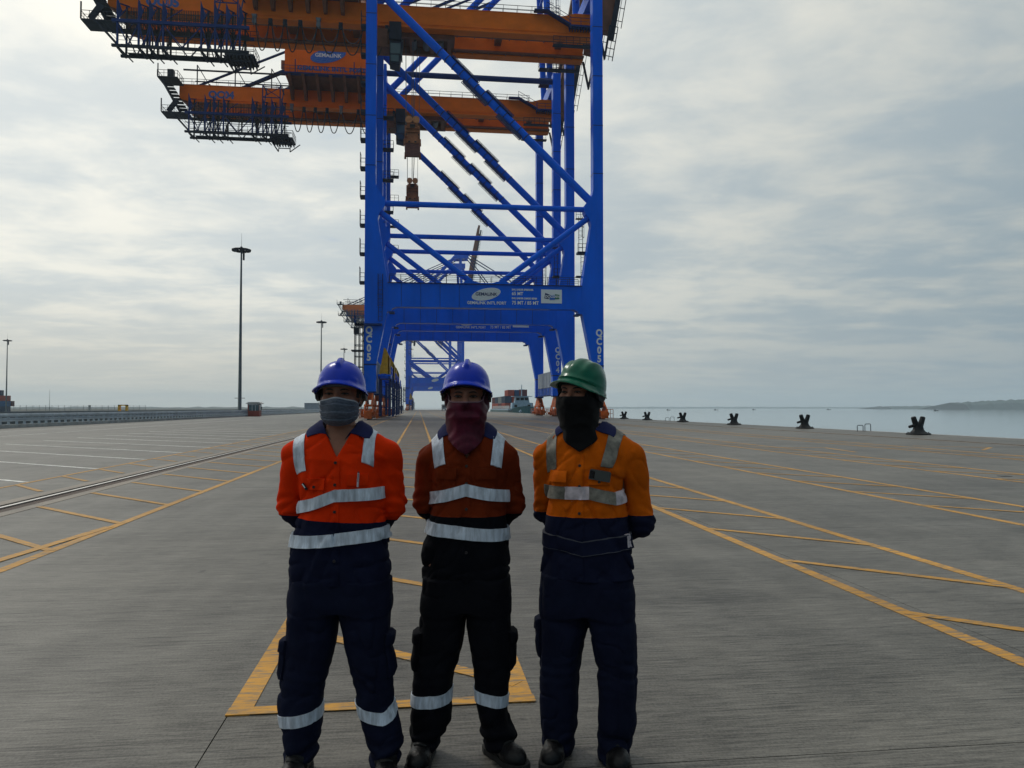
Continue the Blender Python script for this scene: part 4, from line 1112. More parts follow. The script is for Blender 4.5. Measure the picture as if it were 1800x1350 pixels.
# --- river vessel with containers
SX, SY = 37.2, 268.0
v = thing('cargo_barge', 'dark green river cargo vessel with pale blue wheelhouse moored bow-on at the quay', 'ship', (SX, SY, -4.2))
secs = []
def hull_sec(y, hw, zt, flare):
    return [(-hw * flare, y, -1.0), (-hw, y, zt * .55), (-hw, y, zt), (hw, y, zt), (hw, y, zt * .55), (hw * flare, y, -1.0)]
spec_ = [(-3.4, .5, 6.4, .3), (-2.2, 2.6, 6.1, .3), (0, 4.3, 5.6, .5), (4, 5.5, 5.2, .75), (12, 5.8, 4.9, .9), (70, 5.8, 4.9, .9), (76, 4.8, 5.2, .9)]
vs, fs = [], []
for sp in spec_: vs += hull_sec(*sp)
for i in range(len(spec_) - 1):
    for k in range(6):
        a, b = i * 6 + k, i * 6 + (k + 1) % 6
        fs.append((a, b, b + 6, a + 6))
fs.append(tuple(range(6))); fs.append(tuple(range(len(vs) - 6, len(vs)))[::-1])
MB().add(vs, fs).build('hull', 'hull', v)
q = MB()
for x0, x1 in ((-5.9, -4.2), (4.2, 5.9)): q.box(x0, x1, 1, 66, 4.9, 5.35)
for s in (-1, 1):
    q.path([(s * 1.7, -2.75, 4.9), (s * 2.2, -2.4, 4.3)], .42, 10)
q.build('bulwark', 'ship_blue', v)
q = MB(); q.prism([(-3.9, 5.0), (3.9, 5.0), (3.6, 7.6), (-3.6, 7.6)], 7, 12); q.prism([(-2.7, 7.6), (2.7, 7.6), (2.3, 9.8), (-2.3, 9.8)], 7.5, 11); q.box(-3.6, 3.6, 6.8, 11.4, 9.8, 10.0)
q.build('wheelhouse', 'ship_blue', v)
for x in (-1.55, 0, 1.55): MB().box(x - .62, x + .62, 7.42, 7.5, 8.5, 9.4).build('window', 'black', v)
for x in (-2.4, 2.4): MB().box(x - .5, x + .5, 6.92, 7.0, 6.0, 6.9).build('window', 'black', v)
q = MB(); q.tube((0, 9, 10), (0, 9, 14.2), .22, 8, .12); q.bar((-1, 9, 12.4), (1, 9, 12.4), .14); q.build('signal_mast', 'ship_blue', v)
q = MB()
for y in np.arange(0, 60, 2.2):
    for s in (-1, 1): q.bar((s * 5.6, y, 5.2), (s * 5.6, y, 6.4), .16)
for s in (-1, 1): q.bar((s * 5.6, 0, 6.4), (s * 5.6, 60, 6.4), .14); q.bar((s * 5.6, 0, 5.8), (s * 5.6, 60, 5.8), .1)
q.build('side_rail', 'white', v)
for k in range(7): MB().tube((-6.0 - .1, 4 + 7 * k, 3.6), (-5.85, 4 + 7 * k, 3.6), .6, 12).build('tyre_fender', 'black', v)
CG = 'containers loaded on the moored vessel'
stack = [  # column x, row y, tier, colour, label
    (-4.1, 22, 0, 'c_red', "red container, lowest at the front left of the vessel's load"), (-1.4, 22, 0, 'c_red', "orange-red container beside the lowest front one on the vessel"),
    (1.3, 22, 0, 'c_navy', "navy container low behind the wheelhouse"), (4.0, 22, 0, 'c_maroon', "maroon container low at the right end of the vessel's load"),
    (-4.1, 22, 1, 'c_navy', "dark navy container on the second tier, left of the red ones"), (-1.4, 22, 1, 'c_red', "red container on the second tier over the orange-red one"),
    (1.3, 22, 1, 'c_blue', "blue container on the second tier straight above the wheelhouse"), (3.0, 30, 2, 'c_maroon', "maroon container topping the vessel's load at the right"),
    (-1.4, 35, 2, 'c_red', "red container on top of the vessel's load, second row"), (1.3, 35, 2, 'c_blue', "blue container on top of the vessel's load, second row"),
    (-4.1, 35, 1, 'c_grey', "grey container on the second tier, second row of the vessel"), (-4.1, 35, 0, 'c_maroon', "maroon container low in the second row of the vessel"),
    (-1.4, 35, 1, 'c_red', "red container in the middle of the second row of the vessel"), (1.3, 35, 1, 'c_navy', "navy container in the middle of the second row of the vessel"),
    (-4.1, 48, 0, 'c_red', "red container low in the rear row of the vessel"), (-4.1, 48, 1, 'c_navy', "navy container on top of the rear row of the vessel"),
    (4.0, 34, 0, 'c_maroon', "maroon container at the right rear, behind the wheelhouse"), (4.0, 34, 1, 'c_red', "red container stacked at the right rear, behind the wheelhouse"), (1.3, 34.5, 0, 'c_navy', "navy container hidden low in the second row of the vessel"),
    (-4.1, 61, 0, 'c_red', "red container low at the far aft end of the vessel's load"), (-4.1, 61, 1, 'c_maroon', "maroon container on top at the far aft end of the vessel's load")]
for x, y, k, m, lab in stack:
    container(SX + x, SY + y + (.6 if k == 2 else 0), -4.2 + 4.95 + 2.62 * k, 12.1, m, lab, 0, CG)

# --- boats out on the water
BL = ("tiny dark boat under the point of the dark wooded headland", "tiny boat with raised bow left of the pale ridge", "tiny flat boat, third from the right on the water",
      "tiny flat dark boat above the second bollard's left", "tiny boat above the third bollard", "faint tiny boat on the horizon past the fourth bollard", "faint tiny boat beside its twin far out on the water", "faintest tiny boat near the crane leg")
for (x, y, L), lab in zip(((960, 1330, 9), (1180, 2100, 14), (930, 2050, 10), (760, 1900, 12), (600, 1800, 10), (560, 2500, 12), (520, 2480, 12), (320, 2600, 14)), BL):
    t = thing('boat', lab, 'boat', (x, y, -4.2), R(random.uniform(-20, 20)), 'small boats on the estuary')
    MB().prism([(-L / 2, 1.4), (-L / 2 + 1, -.3), (L / 2 - 1, -.3), (L / 2, 1.9), (L / 4, 1.1), (-L / 3, 1.1)], -1.3, 1.3).build('hull', 'black', t)
    MB().box(-L / 3, -L / 12, -1, 1, 1.1, 2.9).build('cabin', 'steel_dark', t)

# --- air
hz = bpy.data.materials.new('haze'); hz.use_nodes = True
nt = hz.node_tree; nt.nodes.clear()
vo = nt.nodes.new('ShaderNodeVolumePrincipled'); vo.inputs['Density'].default_value = 0.00016; vo.inputs['Color'].default_value = (0.80, 0.92, 1.0, 1)
vo.inputs['Anisotropy'].default_value = 0.2
out = nt.nodes.new('ShaderNodeOutputMaterial'); nt.links.new(vo.outputs[0], out.inputs['Volume'])
M['haze'] = hz
tag(MB().box(-7600, 7600, -3600, 7600, -9.0, 135.0).build('haze', 'haze'), kind='stuff')
# ================================================================== people (implicit surfaces meshed with surface nets)
f32 = np.float32
_LAT = np.random.default_rng(5).uniform(-1, 1, (32, 32, 32)).astype(f32)
def vn(P, s, seed=0):
    """smooth 3-D value noise in -1..1; s = frequency per metre (scalar or 3)"""
    Q = P * np.asarray(s, f32) + f32(seed * 7.31 + 100)
    i = np.floor(Q).astype(np.int32); f = Q - i; f = f * f * (3 - 2 * f); i &= 31; j = (i + 1) & 31
    L = _LAT
    x0, y0, z0, x1, y1, z1 = i[:, 0], i[:, 1], i[:, 2], j[:, 0], j[:, 1], j[:, 2]
    a = L[x0, y0, z0] * (1 - f[:, 0]) + L[x1, y0, z0] * f[:, 0]; b = L[x0, y1, z0] * (1 - f[:, 0]) + L[x1, y1, z0] * f[:, 0]
    c = L[x0, y0, z1] * (1 - f[:, 0]) + L[x1, y0, z1] * f[:, 0]; d = L[x0, y1, z1] * (1 - f[:, 0]) + L[x1, y1, z1] * f[:, 0]
    return (a * (1 - f[:, 1]) + b * f[:, 1]) * (1 - f[:, 2]) + (c * (1 - f[:, 1]) + d * f[:, 1]) * f[:, 2]
def fold(P, s, seed): return 1 - 2 * np.abs(vn(P, s, seed))      # sharp-crested creases
def ell(P, c, r):
    q = (P - np.asarray(c, f32)) / np.asarray(r, f32); k0 = np.sqrt((q * q).sum(1)) + 1e-6
    g = q / np.asarray(r, f32); k1 = np.sqrt((g * g).sum(1)) + 1e-6
    return k0 * (k0 - 1) / k1
def cap(P, a, b, ra, rb=None):
    a, b = np.asarray(a, f32), np.asarray(b, f32); rb = ra if rb is None else rb
    d = b - a; h = np.clip(((P - a) @ d) / (d @ d), 0, 1)
    return np.sqrt((((P - a) - h[:, None] * d) ** 2).sum(1)) - (ra + (rb - ra) * h)
def chain(P, pts, rad, k=0.02):
    d = None
    for i in range(len(pts) - 1):
        e = cap(P, pts[i], pts[i + 1], rad[i], rad[i + 1]); d = e if d is None else smin(d, e, k)
    return d
def smin(a, b, k):
    h = np.clip(.5 + .5 * (b - a) / k, 0, 1); return b + (a - b) * h - k * h * (1 - h)
def smax(a, b, k): return -smin(-a, -b, k)
def dense(keys, n=60):
    """Catmull-Rom refinement of (z, a, b, cx, cy) rows"""
    K = np.array([list(k) + [0] * (5 - len(k)) for k in keys], float); K = K[np.argsort(K[:, 0])]
    zz = np.linspace(K[0, 0], K[-1, 0], n); out = [zz]
    for c in range(1, 5):
        m = np.gradient(K[:, c], K[:, 0]); i = np.clip(np.searchsorted(K[:, 0], zz) - 1, 0, len(K) - 2)
        h = K[i + 1, 0] - K[i, 0]; t = (zz - K[i, 0]) / h
        out.append((2 * t**3 - 3 * t**2 + 1) * K[i, c] + (t**3 - 2 * t**2 + t) * h * m[i] + (-2 * t**3 + 3 * t**2) * K[i + 1, c] + (t**3 - t**2) * h * m[i + 1])
    return np.array(out)
def loft(P, K, n=2.4):
    z = P[:, 2]; a, b, cx, cy = (np.interp(z, K[0], K[i]).astype(f32) for i in range(1, 5))
    q = (np.abs((P[:, 0] - cx) / a) ** n + np.abs((P[:, 1] - cy) / b) ** n) ** (1 / n)
    d = (q - 1) * np.minimum(a, b)
    return np.maximum(d, np.maximum(f32(K[0][0]) - z, z - f32(K[0][-1])))
def rotz(P, c, ang):
    Q = P - np.asarray(c, f32); ca, sa = math.cos(-ang), math.sin(-ang)
    return np.stack([Q[:, 0] * ca - Q[:, 1] * sa, Q[:, 0] * sa + Q[:, 1] * ca, Q[:, 2]], 1).astype(f32)

def grid_sdf(f, lo, hi, h):
    """field on a grid: coarse everywhere, fine only near the surface"""
    r = 3; n = [int(math.ceil((b - a) / (h * r))) + 1 for a, b in zip(lo, hi)]
    ax = [np.asarray(lo[i] + (np.arange(n[i]) + .5) * h * r, f32) for i in range(3)]
    G = np.stack(np.meshgrid(*ax, indexing='ij'), -1).reshape(-1, 3)
    D0 = f(G).reshape(n).astype(f32)
    D = np.repeat(np.repeat(np.repeat(D0, r, 0), r, 1), r, 2)
    sel = np.abs(D) < h * r * 2.0
    idx = np.argwhere(sel)
    P = (idx * h + np.asarray(lo) + h / 2).astype(f32)
    D[sel] = f(P)
    return D, np.asarray(lo) + h / 2
def surface_nets(D, org, h):
    s = D < 0
    nx, ny, nz = D.shape
    def C(i, j, k): return (slice(i, nx - 1 + i), slice(j, ny - 1 + j), slice(k, nz - 1 + k))
    cs = [(i, j, k) for i in (0, 1) for j in (0, 1) for k in (0, 1)]
    cnt = sum(s[C(*c)].astype(np.int8) for c in cs)
    act = (cnt > 0) & (cnt < 8)
    cell = np.argwhere(act)
    acc = np.zeros((len(cell), 3)); num = np.zeros(len(cell))
    val = {c: D[C(*c)][act] for c in cs}
    for a in cs:
        for ax in range(3):
            if a[ax]: continue
            b = list(a); b[ax] = 1; b = tuple(b)
            va, vb = val[a], val[b]; x = (va < 0) != (vb < 0)
            t = np.where(x, va / np.where(x, va - vb, 1), 0)
            p = np.array(a, float)[None].repeat(len(cell), 0); p[:, ax] += t
            acc[x] += p[x]; num[x] += 1
    V = (cell + acc / num[:, None]) * h + org
    ix = -np.ones(act.shape, np.int64); ix[act] = np.arange(len(cell))
    F = []
    for ax in range(3):
        o1, o2 = [(1, 2), (2, 0), (0, 1)][ax]
        A = np.argwhere(np.diff(s.astype(np.int8), axis=ax) != 0)
        ok = (A[:, o1] > 0) & (A[:, o2] > 0) & (A[:, o1] < D.shape[o1] - 1) & (A[:, o2] < D.shape[o2] - 1); A = A[ok]
        if not len(A): continue
        def I(d1, d2):
            B = A.copy(); B[:, o1] += d1; B[:, o2] += d2; return ix[B[:, 0], B[:, 1], B[:, 2]]
        q = np.stack([I(-1, -1), I(0, -1), I(0, 0), I(-1, 0)], 1)
        flip = ~s[A[:, 0], A[:, 1], A[:, 2]]
        q[flip] = q[flip][:, ::-1]
        F.append(q)
    return V, np.concatenate(F)
def mesh_obj(name, V, F, m, parent, smooth=True):
    me = bpy.data.meshes.new(name); me.from_pydata(np.asarray(V).tolist(), [], np.asarray(F).tolist() if isinstance(F, np.ndarray) else F)
    me.materials.append(M[m] if isinstance(m, str) else m)
    if smooth: me.polygons.foreach_set('use_smooth', [True] * len(me.polygons))
    return link(bpy.data.objects.new(name, me), parent)
def implicit(name, f, lo, hi, h, m, parent):
    D, org = grid_sdf(f, lo, hi, h); V, F = surface_nets(D, org, h)
    return mesh_obj(name, V, F, m, parent)
def cast(f, O, Dv, tmax, n=70):
    """first sign change along each ray -> t (nan if none)"""
    O = np.asarray(O, f32); Dv = np.asarray(Dv, f32); N = len(O); t = np.linspace(0, tmax, n)
    S = np.stack([f((O + Dv * f32(tt)).astype(f32)) for tt in t], 1)
    ch = (S[:, :-1] < 0) != (S[:, 1:] < 0); has = ch.any(1); k = ch.argmax(1); r = np.arange(N)
    a, b = S[r, k], S[r, k + 1]
    out = t[k] + (t[1] - t[0]) * a / np.where(a - b == 0, 1, a - b)
    out[~has] = np.nan
    return out
def sheet(name, P, Nrm, thick, m, parent, closed=False):
    """a cloth strip: outer grid P (U,V,3) with thickness along -Nrm"""
    U, Vn = P.shape[:2]; A = P.reshape(-1, 3); B = (P - Nrm * thick).reshape(-1, 3); n = U * Vn
    fs = []
    for i in range(U if closed else U - 1):
        i2 = (i + 1) % U
        for j in range(Vn - 1):
            a, b, c, d = i * Vn + j, i2 * Vn + j, i2 * Vn + j + 1, i * Vn + j + 1
            fs += [(a, b, c, d), (a + n, d + n, c + n, b + n)]
        fs += [(i * Vn, i * Vn + n, i2 * Vn + n, i2 * Vn), (i * Vn + Vn - 1, i2 * Vn + Vn - 1, i2 * Vn + Vn - 1 + n, i * Vn + Vn - 1 + n)]
    if not closed:
        for j in range(Vn - 1):
            fs += [(j, j + 1, j + 1 + n, j + n)]; k = (U - 1) * Vn + j; fs += [(k, k + n, k + 1 + n, k + 1)]
    o = mesh_obj(name, np.concatenate([A, B]), fs, m, parent)
    import bmesh
    bm = bmesh.new(); bm.from_mesh(o.data); bmesh.ops.recalc_face_normals(bm, faces=bm.faces); bm.to_mesh(o.data); bm.free()
    o.data.set_sharp_from_angle(angle=R(50))
    return o
def front_patch(name, f, poly, off, m, parent, nu=10, nv=8, lift=0.0, y0=-.45):
    """poly = 4 corners (x,z): bottom-left, bottom-right, top-right, top-left, laid onto the front of field f"""
    bl, br, tr, tl = (np.array(p) for p in poly)
    u, v = np.meshgrid(np.linspace(0, 1, nu), np.linspace(0, 1, nv), indexing='ij')
    xz = ((1 - u) * (1 - v))[..., None] * bl + (u * (1 - v))[..., None] * br + (u * v)[..., None] * tr + ((1 - u) * v)[..., None] * tl
    O = np.stack([xz[..., 0], np.full_like(u, y0), xz[..., 1]], -1).reshape(-1, 3); D = np.tile([[0, 1, 0]], (len(O), 1))
    t = cast(f, O, D, .5, 110); t = np.where(np.isnan(t), np.nanmedian(t), t)
    P = O + D * (t - off - lift * (1 - v.reshape(-1)) ** .7)[:, None]
    return sheet(name, P.reshape(nu, nv, 3), np.tile([0., -1, 0], (nu, nv, 1)), .004 if lift else off + .004, m, parent)
def ring(name, f, zfun, wdt, off, m, parent, c=(0, 0), th0=-math.pi, th1=math.pi, n=72, nv=5, rmax=.3, crinkle=.0012):
    """a tape round an axis; zfun(theta) gives its centre height, theta = 0 faces the camera"""
    closed = th1 - th0 > 6.2
    th = np.linspace(th0, th1, n, endpoint=not closed); vv = np.linspace(-wdt / 2, wdt / 2, nv)
    T, Vv = np.meshgrid(th, vv, indexing='ij')
    D = np.stack([np.sin(T), -np.cos(T), np.zeros_like(T)], -1); z = np.vectorize(zfun)(T) + Vv
    O = np.stack([np.full_like(T, c[0]), np.full_like(T, c[1]), z], -1)
    t = cast(f, O.reshape(-1, 3), D.reshape(-1, 3), rmax, 80); t = np.where(np.isnan(t), np.nanmedian(t), t).reshape(T.shape)
    w = vn(np.stack([T * 9, Vv * 14, z * 3], -1).reshape(-1, 3).astype(f32), 1.0, 3).reshape(T.shape) * crinkle
    P = O + D * (t + off + w)[..., None]
    return sheet(name, P, D, off + .004, m, parent, closed)

def cloth(name, col, rough=.85, var=.18, vscale=9, sheen=.1, weave=.25):
    m = mat(name, col, rough, spec=.06, var=var, vscale=vscale, bump=weave, bscale=260)
    m.node_tree.nodes['Principled BSDF'].inputs['Sheen Weight'].default_value = sheen
    return m
M['navy_drill'] = cloth('navy_cotton_drill', (0.0075, 0.010, 0.026), sheen=0)
M['navy_shirt'] = cloth('navy_shirt_cloth', (0.0085, 0.011, 0.030), sheen=0)
M['black_drill'] = cloth('black_cotton_drill', (0.0050, 0.0055, 0.0085), sheen=0)
M['collar_navy'] = cloth('collar_navy_cloth', (0.020, 0.024, 0.080), sheen=.05)
M['hi_orange'] = cloth('hi_vis_orange_cloth', (0.66, 0.030, 0.0015), var=.14, sheen=0)
M['rust_orange'] = cloth('faded_dark_orange_cloth', (0.150, 0.021, 0.005), var=.3, vscale=6, sheen=0)
M['hi_yellow'] = cloth('hi_vis_amber_cloth', (0.52, 0.098, 0.003), var=.28, vscale=5, sheen=0)
M['tape'] = mat('reflective_tape', (0.56, 0.62, 0.71), .5, spec=.3, var=.38, vscale=1.0, vec=(48, 48, 7), bump=.2, bscale=60)  # dark shading of upright wrinkles is put into the colour as stretched noise
M['tape_dirty'] = mat('dirty_reflective_tape', (0.20, 0.185, 0.155), .6, var=.6, vscale=14, bump=.2, bscale=60)
M['tape_pink'] = mat('pale_reflective_tape', (0.56, 0.49, 0.53), .5, var=.35, vscale=22, bump=.2, bscale=60)
M['tape_black'] = cloth('soiled_dark_tape', (0.0095, 0.011, 0.022))
M['piping'] = mat('grey_piping', (0.045, 0.048, 0.065), .7)
M['skin'] = mat('skin', (0.27, 0.115, 0.070), .55, spec=.35, var=.14, vscale=30, bump=.12, bscale=140)
M['skin'].node_tree.nodes['Principled BSDF'].inputs['Subsurface Weight'].default_value = .12
M['skin'].node_tree.nodes['Principled BSDF'].inputs['Subsurface Radius'].default_value = (.012, .005, .003)
M['hair'] = mat('black_hair', (0.010, 0.009, 0.009), .5, var=.3, vscale=80, bump=.6, bscale=200)
M['eye_white'] = mat('eye_white', (0.12, 0.09, 0.08), .4)
M['iris'] = mat('dark_iris', (0.012, 0.008, 0.006), .12)
M['lash'] = mat('lash', (0.008, 0.006, 0.006), .7)
M['helmet_blue'] = mat('blue_helmet_shell', (0.003, 0.030, 0.42), .24, spec=.22, var=.12, vscale=12, bump=.05, bscale=30)
M['helmet_green'] = mat('green_helmet_shell', (0.005, 0.105, 0.060), .24, spec=.25, var=.2, vscale=12, bump=.06, bscale=30)
M['harness'] = mat('dark_helmet_harness', (0.015, 0.016, 0.020), .6)
M['harness_pale'] = mat('pale_helmet_harness', (0.16, 0.165, 0.16), .7)
M['mask_grey'] = mat('grey_pleated_mask', (0.085, 0.105, 0.145), .85, var=.35, vscale=60, vec=(1, 1, 3), bump=.3, bscale=300)
M['mask_edge'] = mat('pale_mask_edge', (0.36, 0.37, 0.40), .8)
M['gaiter'] = mat('maroon_gaiter', (0.082, 0.008, 0.023), .5, spec=.15, var=.55, vscale=13, vec=(1, 1, .5), var2=(0.026, 0.004, 0.010), bump=.15, bscale=200)
M['gaiter'].node_tree.nodes['Principled BSDF'].inputs['Sheen Weight'].default_value = .03
M['gaiter_hem'] = mat('pale_gaiter_hem', (0.22, 0.13, 0.155), .7)
M['balaclava'] = cloth('black_knit_hood', (0.008, 0.008, 0.009), var=.2, sheen=.05)
M['boot'] = mat('black_boot_leather', (0.006, 0.006, 0.007), .45, spec=.25, var=.3, vscale=20, bump=.3, bscale=60)
M['sole'] = mat('boot_sole', (0.012, 0.012, 0.012), .8)
M['button'] = mat('dark_button', (0.018, 0.014, 0.014), .35)
M['phone_body'] = mat('phone_body', (0.035, 0.04, 0.038), .3, spec=.6)
M['phone_lens'] = mat('phone_lens', (0.006, 0.006, 0.007), .1)

def head_sdf(P, c, yaw):
    h = rotz(P, c, yaw); m = h.copy(); m[:, 0] = np.abs(m[:, 0])
    d = smin(ell(h, (0, .012, .018), (.075, .094, .100)), ell(h, (0, -.020, -.062), (.058, .066, .074)), .04)
    d = smin(d, ell(m, (.043, -.058, -.030), (.026, .026, .026)), .02)
    d = smin(d, cap(m, (.004, -.079, .020), (.040, -.071, .022), .011), .012)
    d = smin(d, cap(h, (0, -.082, .004), (0, -.104, -.034), .008, .013), .010)
    d = smin(d, ell(m, (.014, -.090, -.038), (.009, .010, .008)), .008)
    d = smax(d, -ell(m, (.0325, -.089, .000), (.019, .013, .009)), .008)
    d = smin(d, cap(h, (-.024, -.083, -.078), (.024, -.083, -.078), .006), .01)
    d = smin(d, smax(ell(m, (.080, .016, -.012), (.011, .020, .031)), -ell(m, (.089, .010, -.012), (.006, .011, .020)), .004), .006)
    return d
def lathe_pts(rows): return rows

def make_helmet(name, parent, c, yaw, tilt, rx, ry, hgt, m, kind):
    """shell with brim, crest and inner face as one surface; origin at the brim plane"""
    N = 72; rows = []
    phi = np.linspace(0, 2 * math.pi, N, endpoint=False); fr = np.cos(phi)
    front = np.clip((fr - .25) / .75, 0, 1) ** .7
    def row(psi, extra, zoff, shrink=0.0, crest=True):
        cp_, sp_ = max(math.cos(psi), 0) ** .80, math.sin(psi)
        x = (rx - shrink) * cp_ * np.sin(phi); y = -(ry - shrink) * cp_ * np.cos(phi); z = (hgt - shrink) * sp_ + zoff + 0 * x
        if crest:
            g = np.clip((sp_ - .30) / .25, 0, 1)
            if kind == 'blue':
                b = .012 * np.exp(-(x / .0105) ** 6) * np.clip((sp_ - .55) / .12, 0, 1)
                b = b + .005 * np.exp(-((phi_near(phi, .78)) / .12) ** 4) * np.exp(-((sp_ - .16) / .09) ** 4)
            else:
                b = .006 * np.exp(-(x / .020) ** 4) * g + .007 * np.exp(-((np.abs(x) - .052) / .012) ** 2) * np.clip((sp_ - .28) / .2, 0, 1) + .006 * np.exp(-((sp_ - .17) / .05) ** 2) * np.clip(fr + .3, 0, 1)
            nn = np.stack([x / rx ** 2, y / ry ** 2, z / hgt ** 2], 1); nn /= np.linalg.norm(nn, axis=1)[:, None] + 1e-9
            x, y, z = x + nn[:, 0] * b, y + nn[:, 1] * b, z + nn[:, 2] * b
        r = np.stack([x, y, z], 1)
        if np.any(extra):
            d = np.stack([np.sin(phi), -np.cos(phi), 0 * phi], 1); r = r + d * np.asarray(extra)[:, None]
        return r
    def phi_near(p, a): return np.minimum(np.abs(np.angle(np.exp(1j * (p - a)))), np.abs(np.angle(np.exp(1j * (p + a)))))
    for psi in np.linspace(math.pi / 2 - .03, 0.10, 26): rows.append(row(psi, 0 * phi, 0))
    side = .006 + .004 * np.abs(np.sin(phi))
    brim = side + (.030 if kind == 'blue' else .034) * front
    rows.append(row(.03, side * .5 + front * .008, .001, crest=False))
    rows.append(row(0, brim * .6, -.002 - .003 * front, crest=False)); rows.append(row(0, brim, -.006 - .005 * front, crest=False))
    rows.append(row(0, brim, -.010 - .005 * front, crest=False)); rows.append(row(0, brim * .5, -.009 - .006 * front, crest=False))
    rows.append(row(0, 0 * phi, -.006, .005, crest=False))
    for psi in np.linspace(.1, 1.35, 8): rows.append(row(psi, 0 * phi, 0, .005, crest=False))
    A = np.concatenate(rows); n = len(rows)
    A[:, 2] -= np.clip(1 - A[:, 2] / (.45 * hgt), 0, 1) * .016 * np.clip(np.abs(A[:, 0]) / rx, 0, 1) ** 2
    fs = [tuple(range(N))]
    for i in range(n - 1):
        for k in range(N): fs.append((i * N + k, (i + 1) * N + k, (i + 1) * N + (k + 1) % N, i * N + (k + 1) % N))
    fs.append(tuple(range((n - 1) * N, n * N))[::-1])
    o = mesh_obj(name, A, fs, m, parent); o.data.set_sharp_from_angle(angle=R(48))
    o.location = c; o.rotation_euler = Matrix.Rotation(yaw, 3, 'Z').to_euler() if not tilt else (Matrix.Rotation(yaw, 3, 'Z') @ Matrix.Rotation(tilt[0], 3, 'X') @ Matrix.Rotation(tilt[1], 3, 'Y')).to_euler()
    return o
def harness(parent_helmet, rx, ry, pale):
    q = MB(); n = 40; vs = []
    pts = [(rx * .93 * math.sin(a), -ry * .90 * math.cos(a)) for a in [2 * math.pi * k / n for k in range(n)]]
    for (x, y) in pts: vs += [(x, y, -.016 - .012 * max(0, y / ry)), (x, y, .004), (x * .97, y * .97, .004), (x * .97, y * .97, -.016 - .012 * max(0, y / ry))]
    fs = []
    for i in range(n):
        j = (i + 1) % n
        for k in range(4): fs.append((i * 4 + k, j * 4 + k, j * 4 + (k + 1) % 4, i * 4 + (k + 1) % 4))
    q.add(vs, fs); q.build('head_band', 'harness_pale' if pale else 'harness', parent_helmet, smooth=True)
    q = MB()
    for s in (-1, 1):
        q.prism([(-.026, -.014), (.034, -.014), (.038, -.032), (.022, -.050), (-.012, -.046), (-.028, -.030)], *sorted((s * rx * .90, s * (rx + .004))), 'x')
        q.bar((s * rx * .9, .03, -.02), (s * rx * .62, ry * .75, -.052), .016, .022)
    q.bar((-rx * .62, ry * .75, -.052), (rx * .62, ry * .75, -.052), .018, .024)
    q.build('ratchet_strap', 'harness', parent_helmet)

def collar(name, f, parent, m, nz, tipx, tipz, nc=(0, .005)):
    U = 44; rows = []
    ph = np.linspace(R(24), 2 * math.pi - R(24), U)
    op = np.minimum(ph, 2 * math.pi - ph)                        # 0 at the front opening
    k = np.clip((op - R(24)) / R(60), 0, 1); k = k * k * (3 - 2 * k)
    xi, yi = .064 * np.sin(ph), .004 - .070 * np.cos(ph); zi = nz - .062 * (1 - k)
    po = R(58) + (op - R(24)) * (180 - 58) / (180 - 24); po = np.where(ph > math.pi, 2 * math.pi - po, po)
    w = .118 + (tipx / math.sin(R(58)) - .118) * (1 - k)
    xo, yo = w * np.sin(po), .012 - .112 * np.cos(po)
    O = np.stack([xo, yo, np.full(U, 1.62)], 1); D = np.tile([[0, 0, -1.]], (U, 1))
    t = cast(f, O, D, .4, 140); t = np.where(np.isnan(t), 1.62 - tipz, t); zo = np.maximum(1.62 - t + .006, tipz)
    # front tips lie on the chest: pull them forward of the shirt
    Of = np.stack([xo, np.full(U, -.4), zo], 1); tf = cast(f, Of, np.tile([[0, 1., 0]], (U, 1)), .45, 110)
    yo = np.where((op < R(75)) & ~np.isnan(tf), np.minimum(yo, -.4 + tf - .007), yo)
    P = []
    for s, lift in ((0, 0), (.22, .006), (.5, .007), (.8, .003), (1, 0)):
        P.append(np.stack([xi + (xo - xi) * s, yi + (yo - yi) * s - .004 * lift / .007, zi + (zo - zi) * s + lift], 1))
    P = np.stack(P, 1)
    G = P[:, 1:].reshape(-1, 3).copy(); G[:, 2] = 1.66
    tt = cast(f, G, np.tile([[0, 0, -1.]], (len(G), 1)), .36, 160); zs = np.where(np.isnan(tt), 0, 1.66 - tt).reshape(U, -1)
    P[:, 1:, 2] = np.maximum(P[:, 1:, 2], np.where(zs < P[:, 1:, 2] + .07, zs + .0125, 0))
    for c_ in range(1, 5):
        for _ in range(2): P[1:-1, c_, 2] = np.maximum(P[1:-1, c_, 2], (P[:-2, c_, 2] + P[2:, c_, 2]) / 2)
    Nn = np.zeros_like(P); Nn[..., 2] = .8; Nn[..., 1] = -.6 * np.clip(np.cos(ph), 0, 1)[:, None]
    return sheet(name, P, Nn, .0035, m, parent)

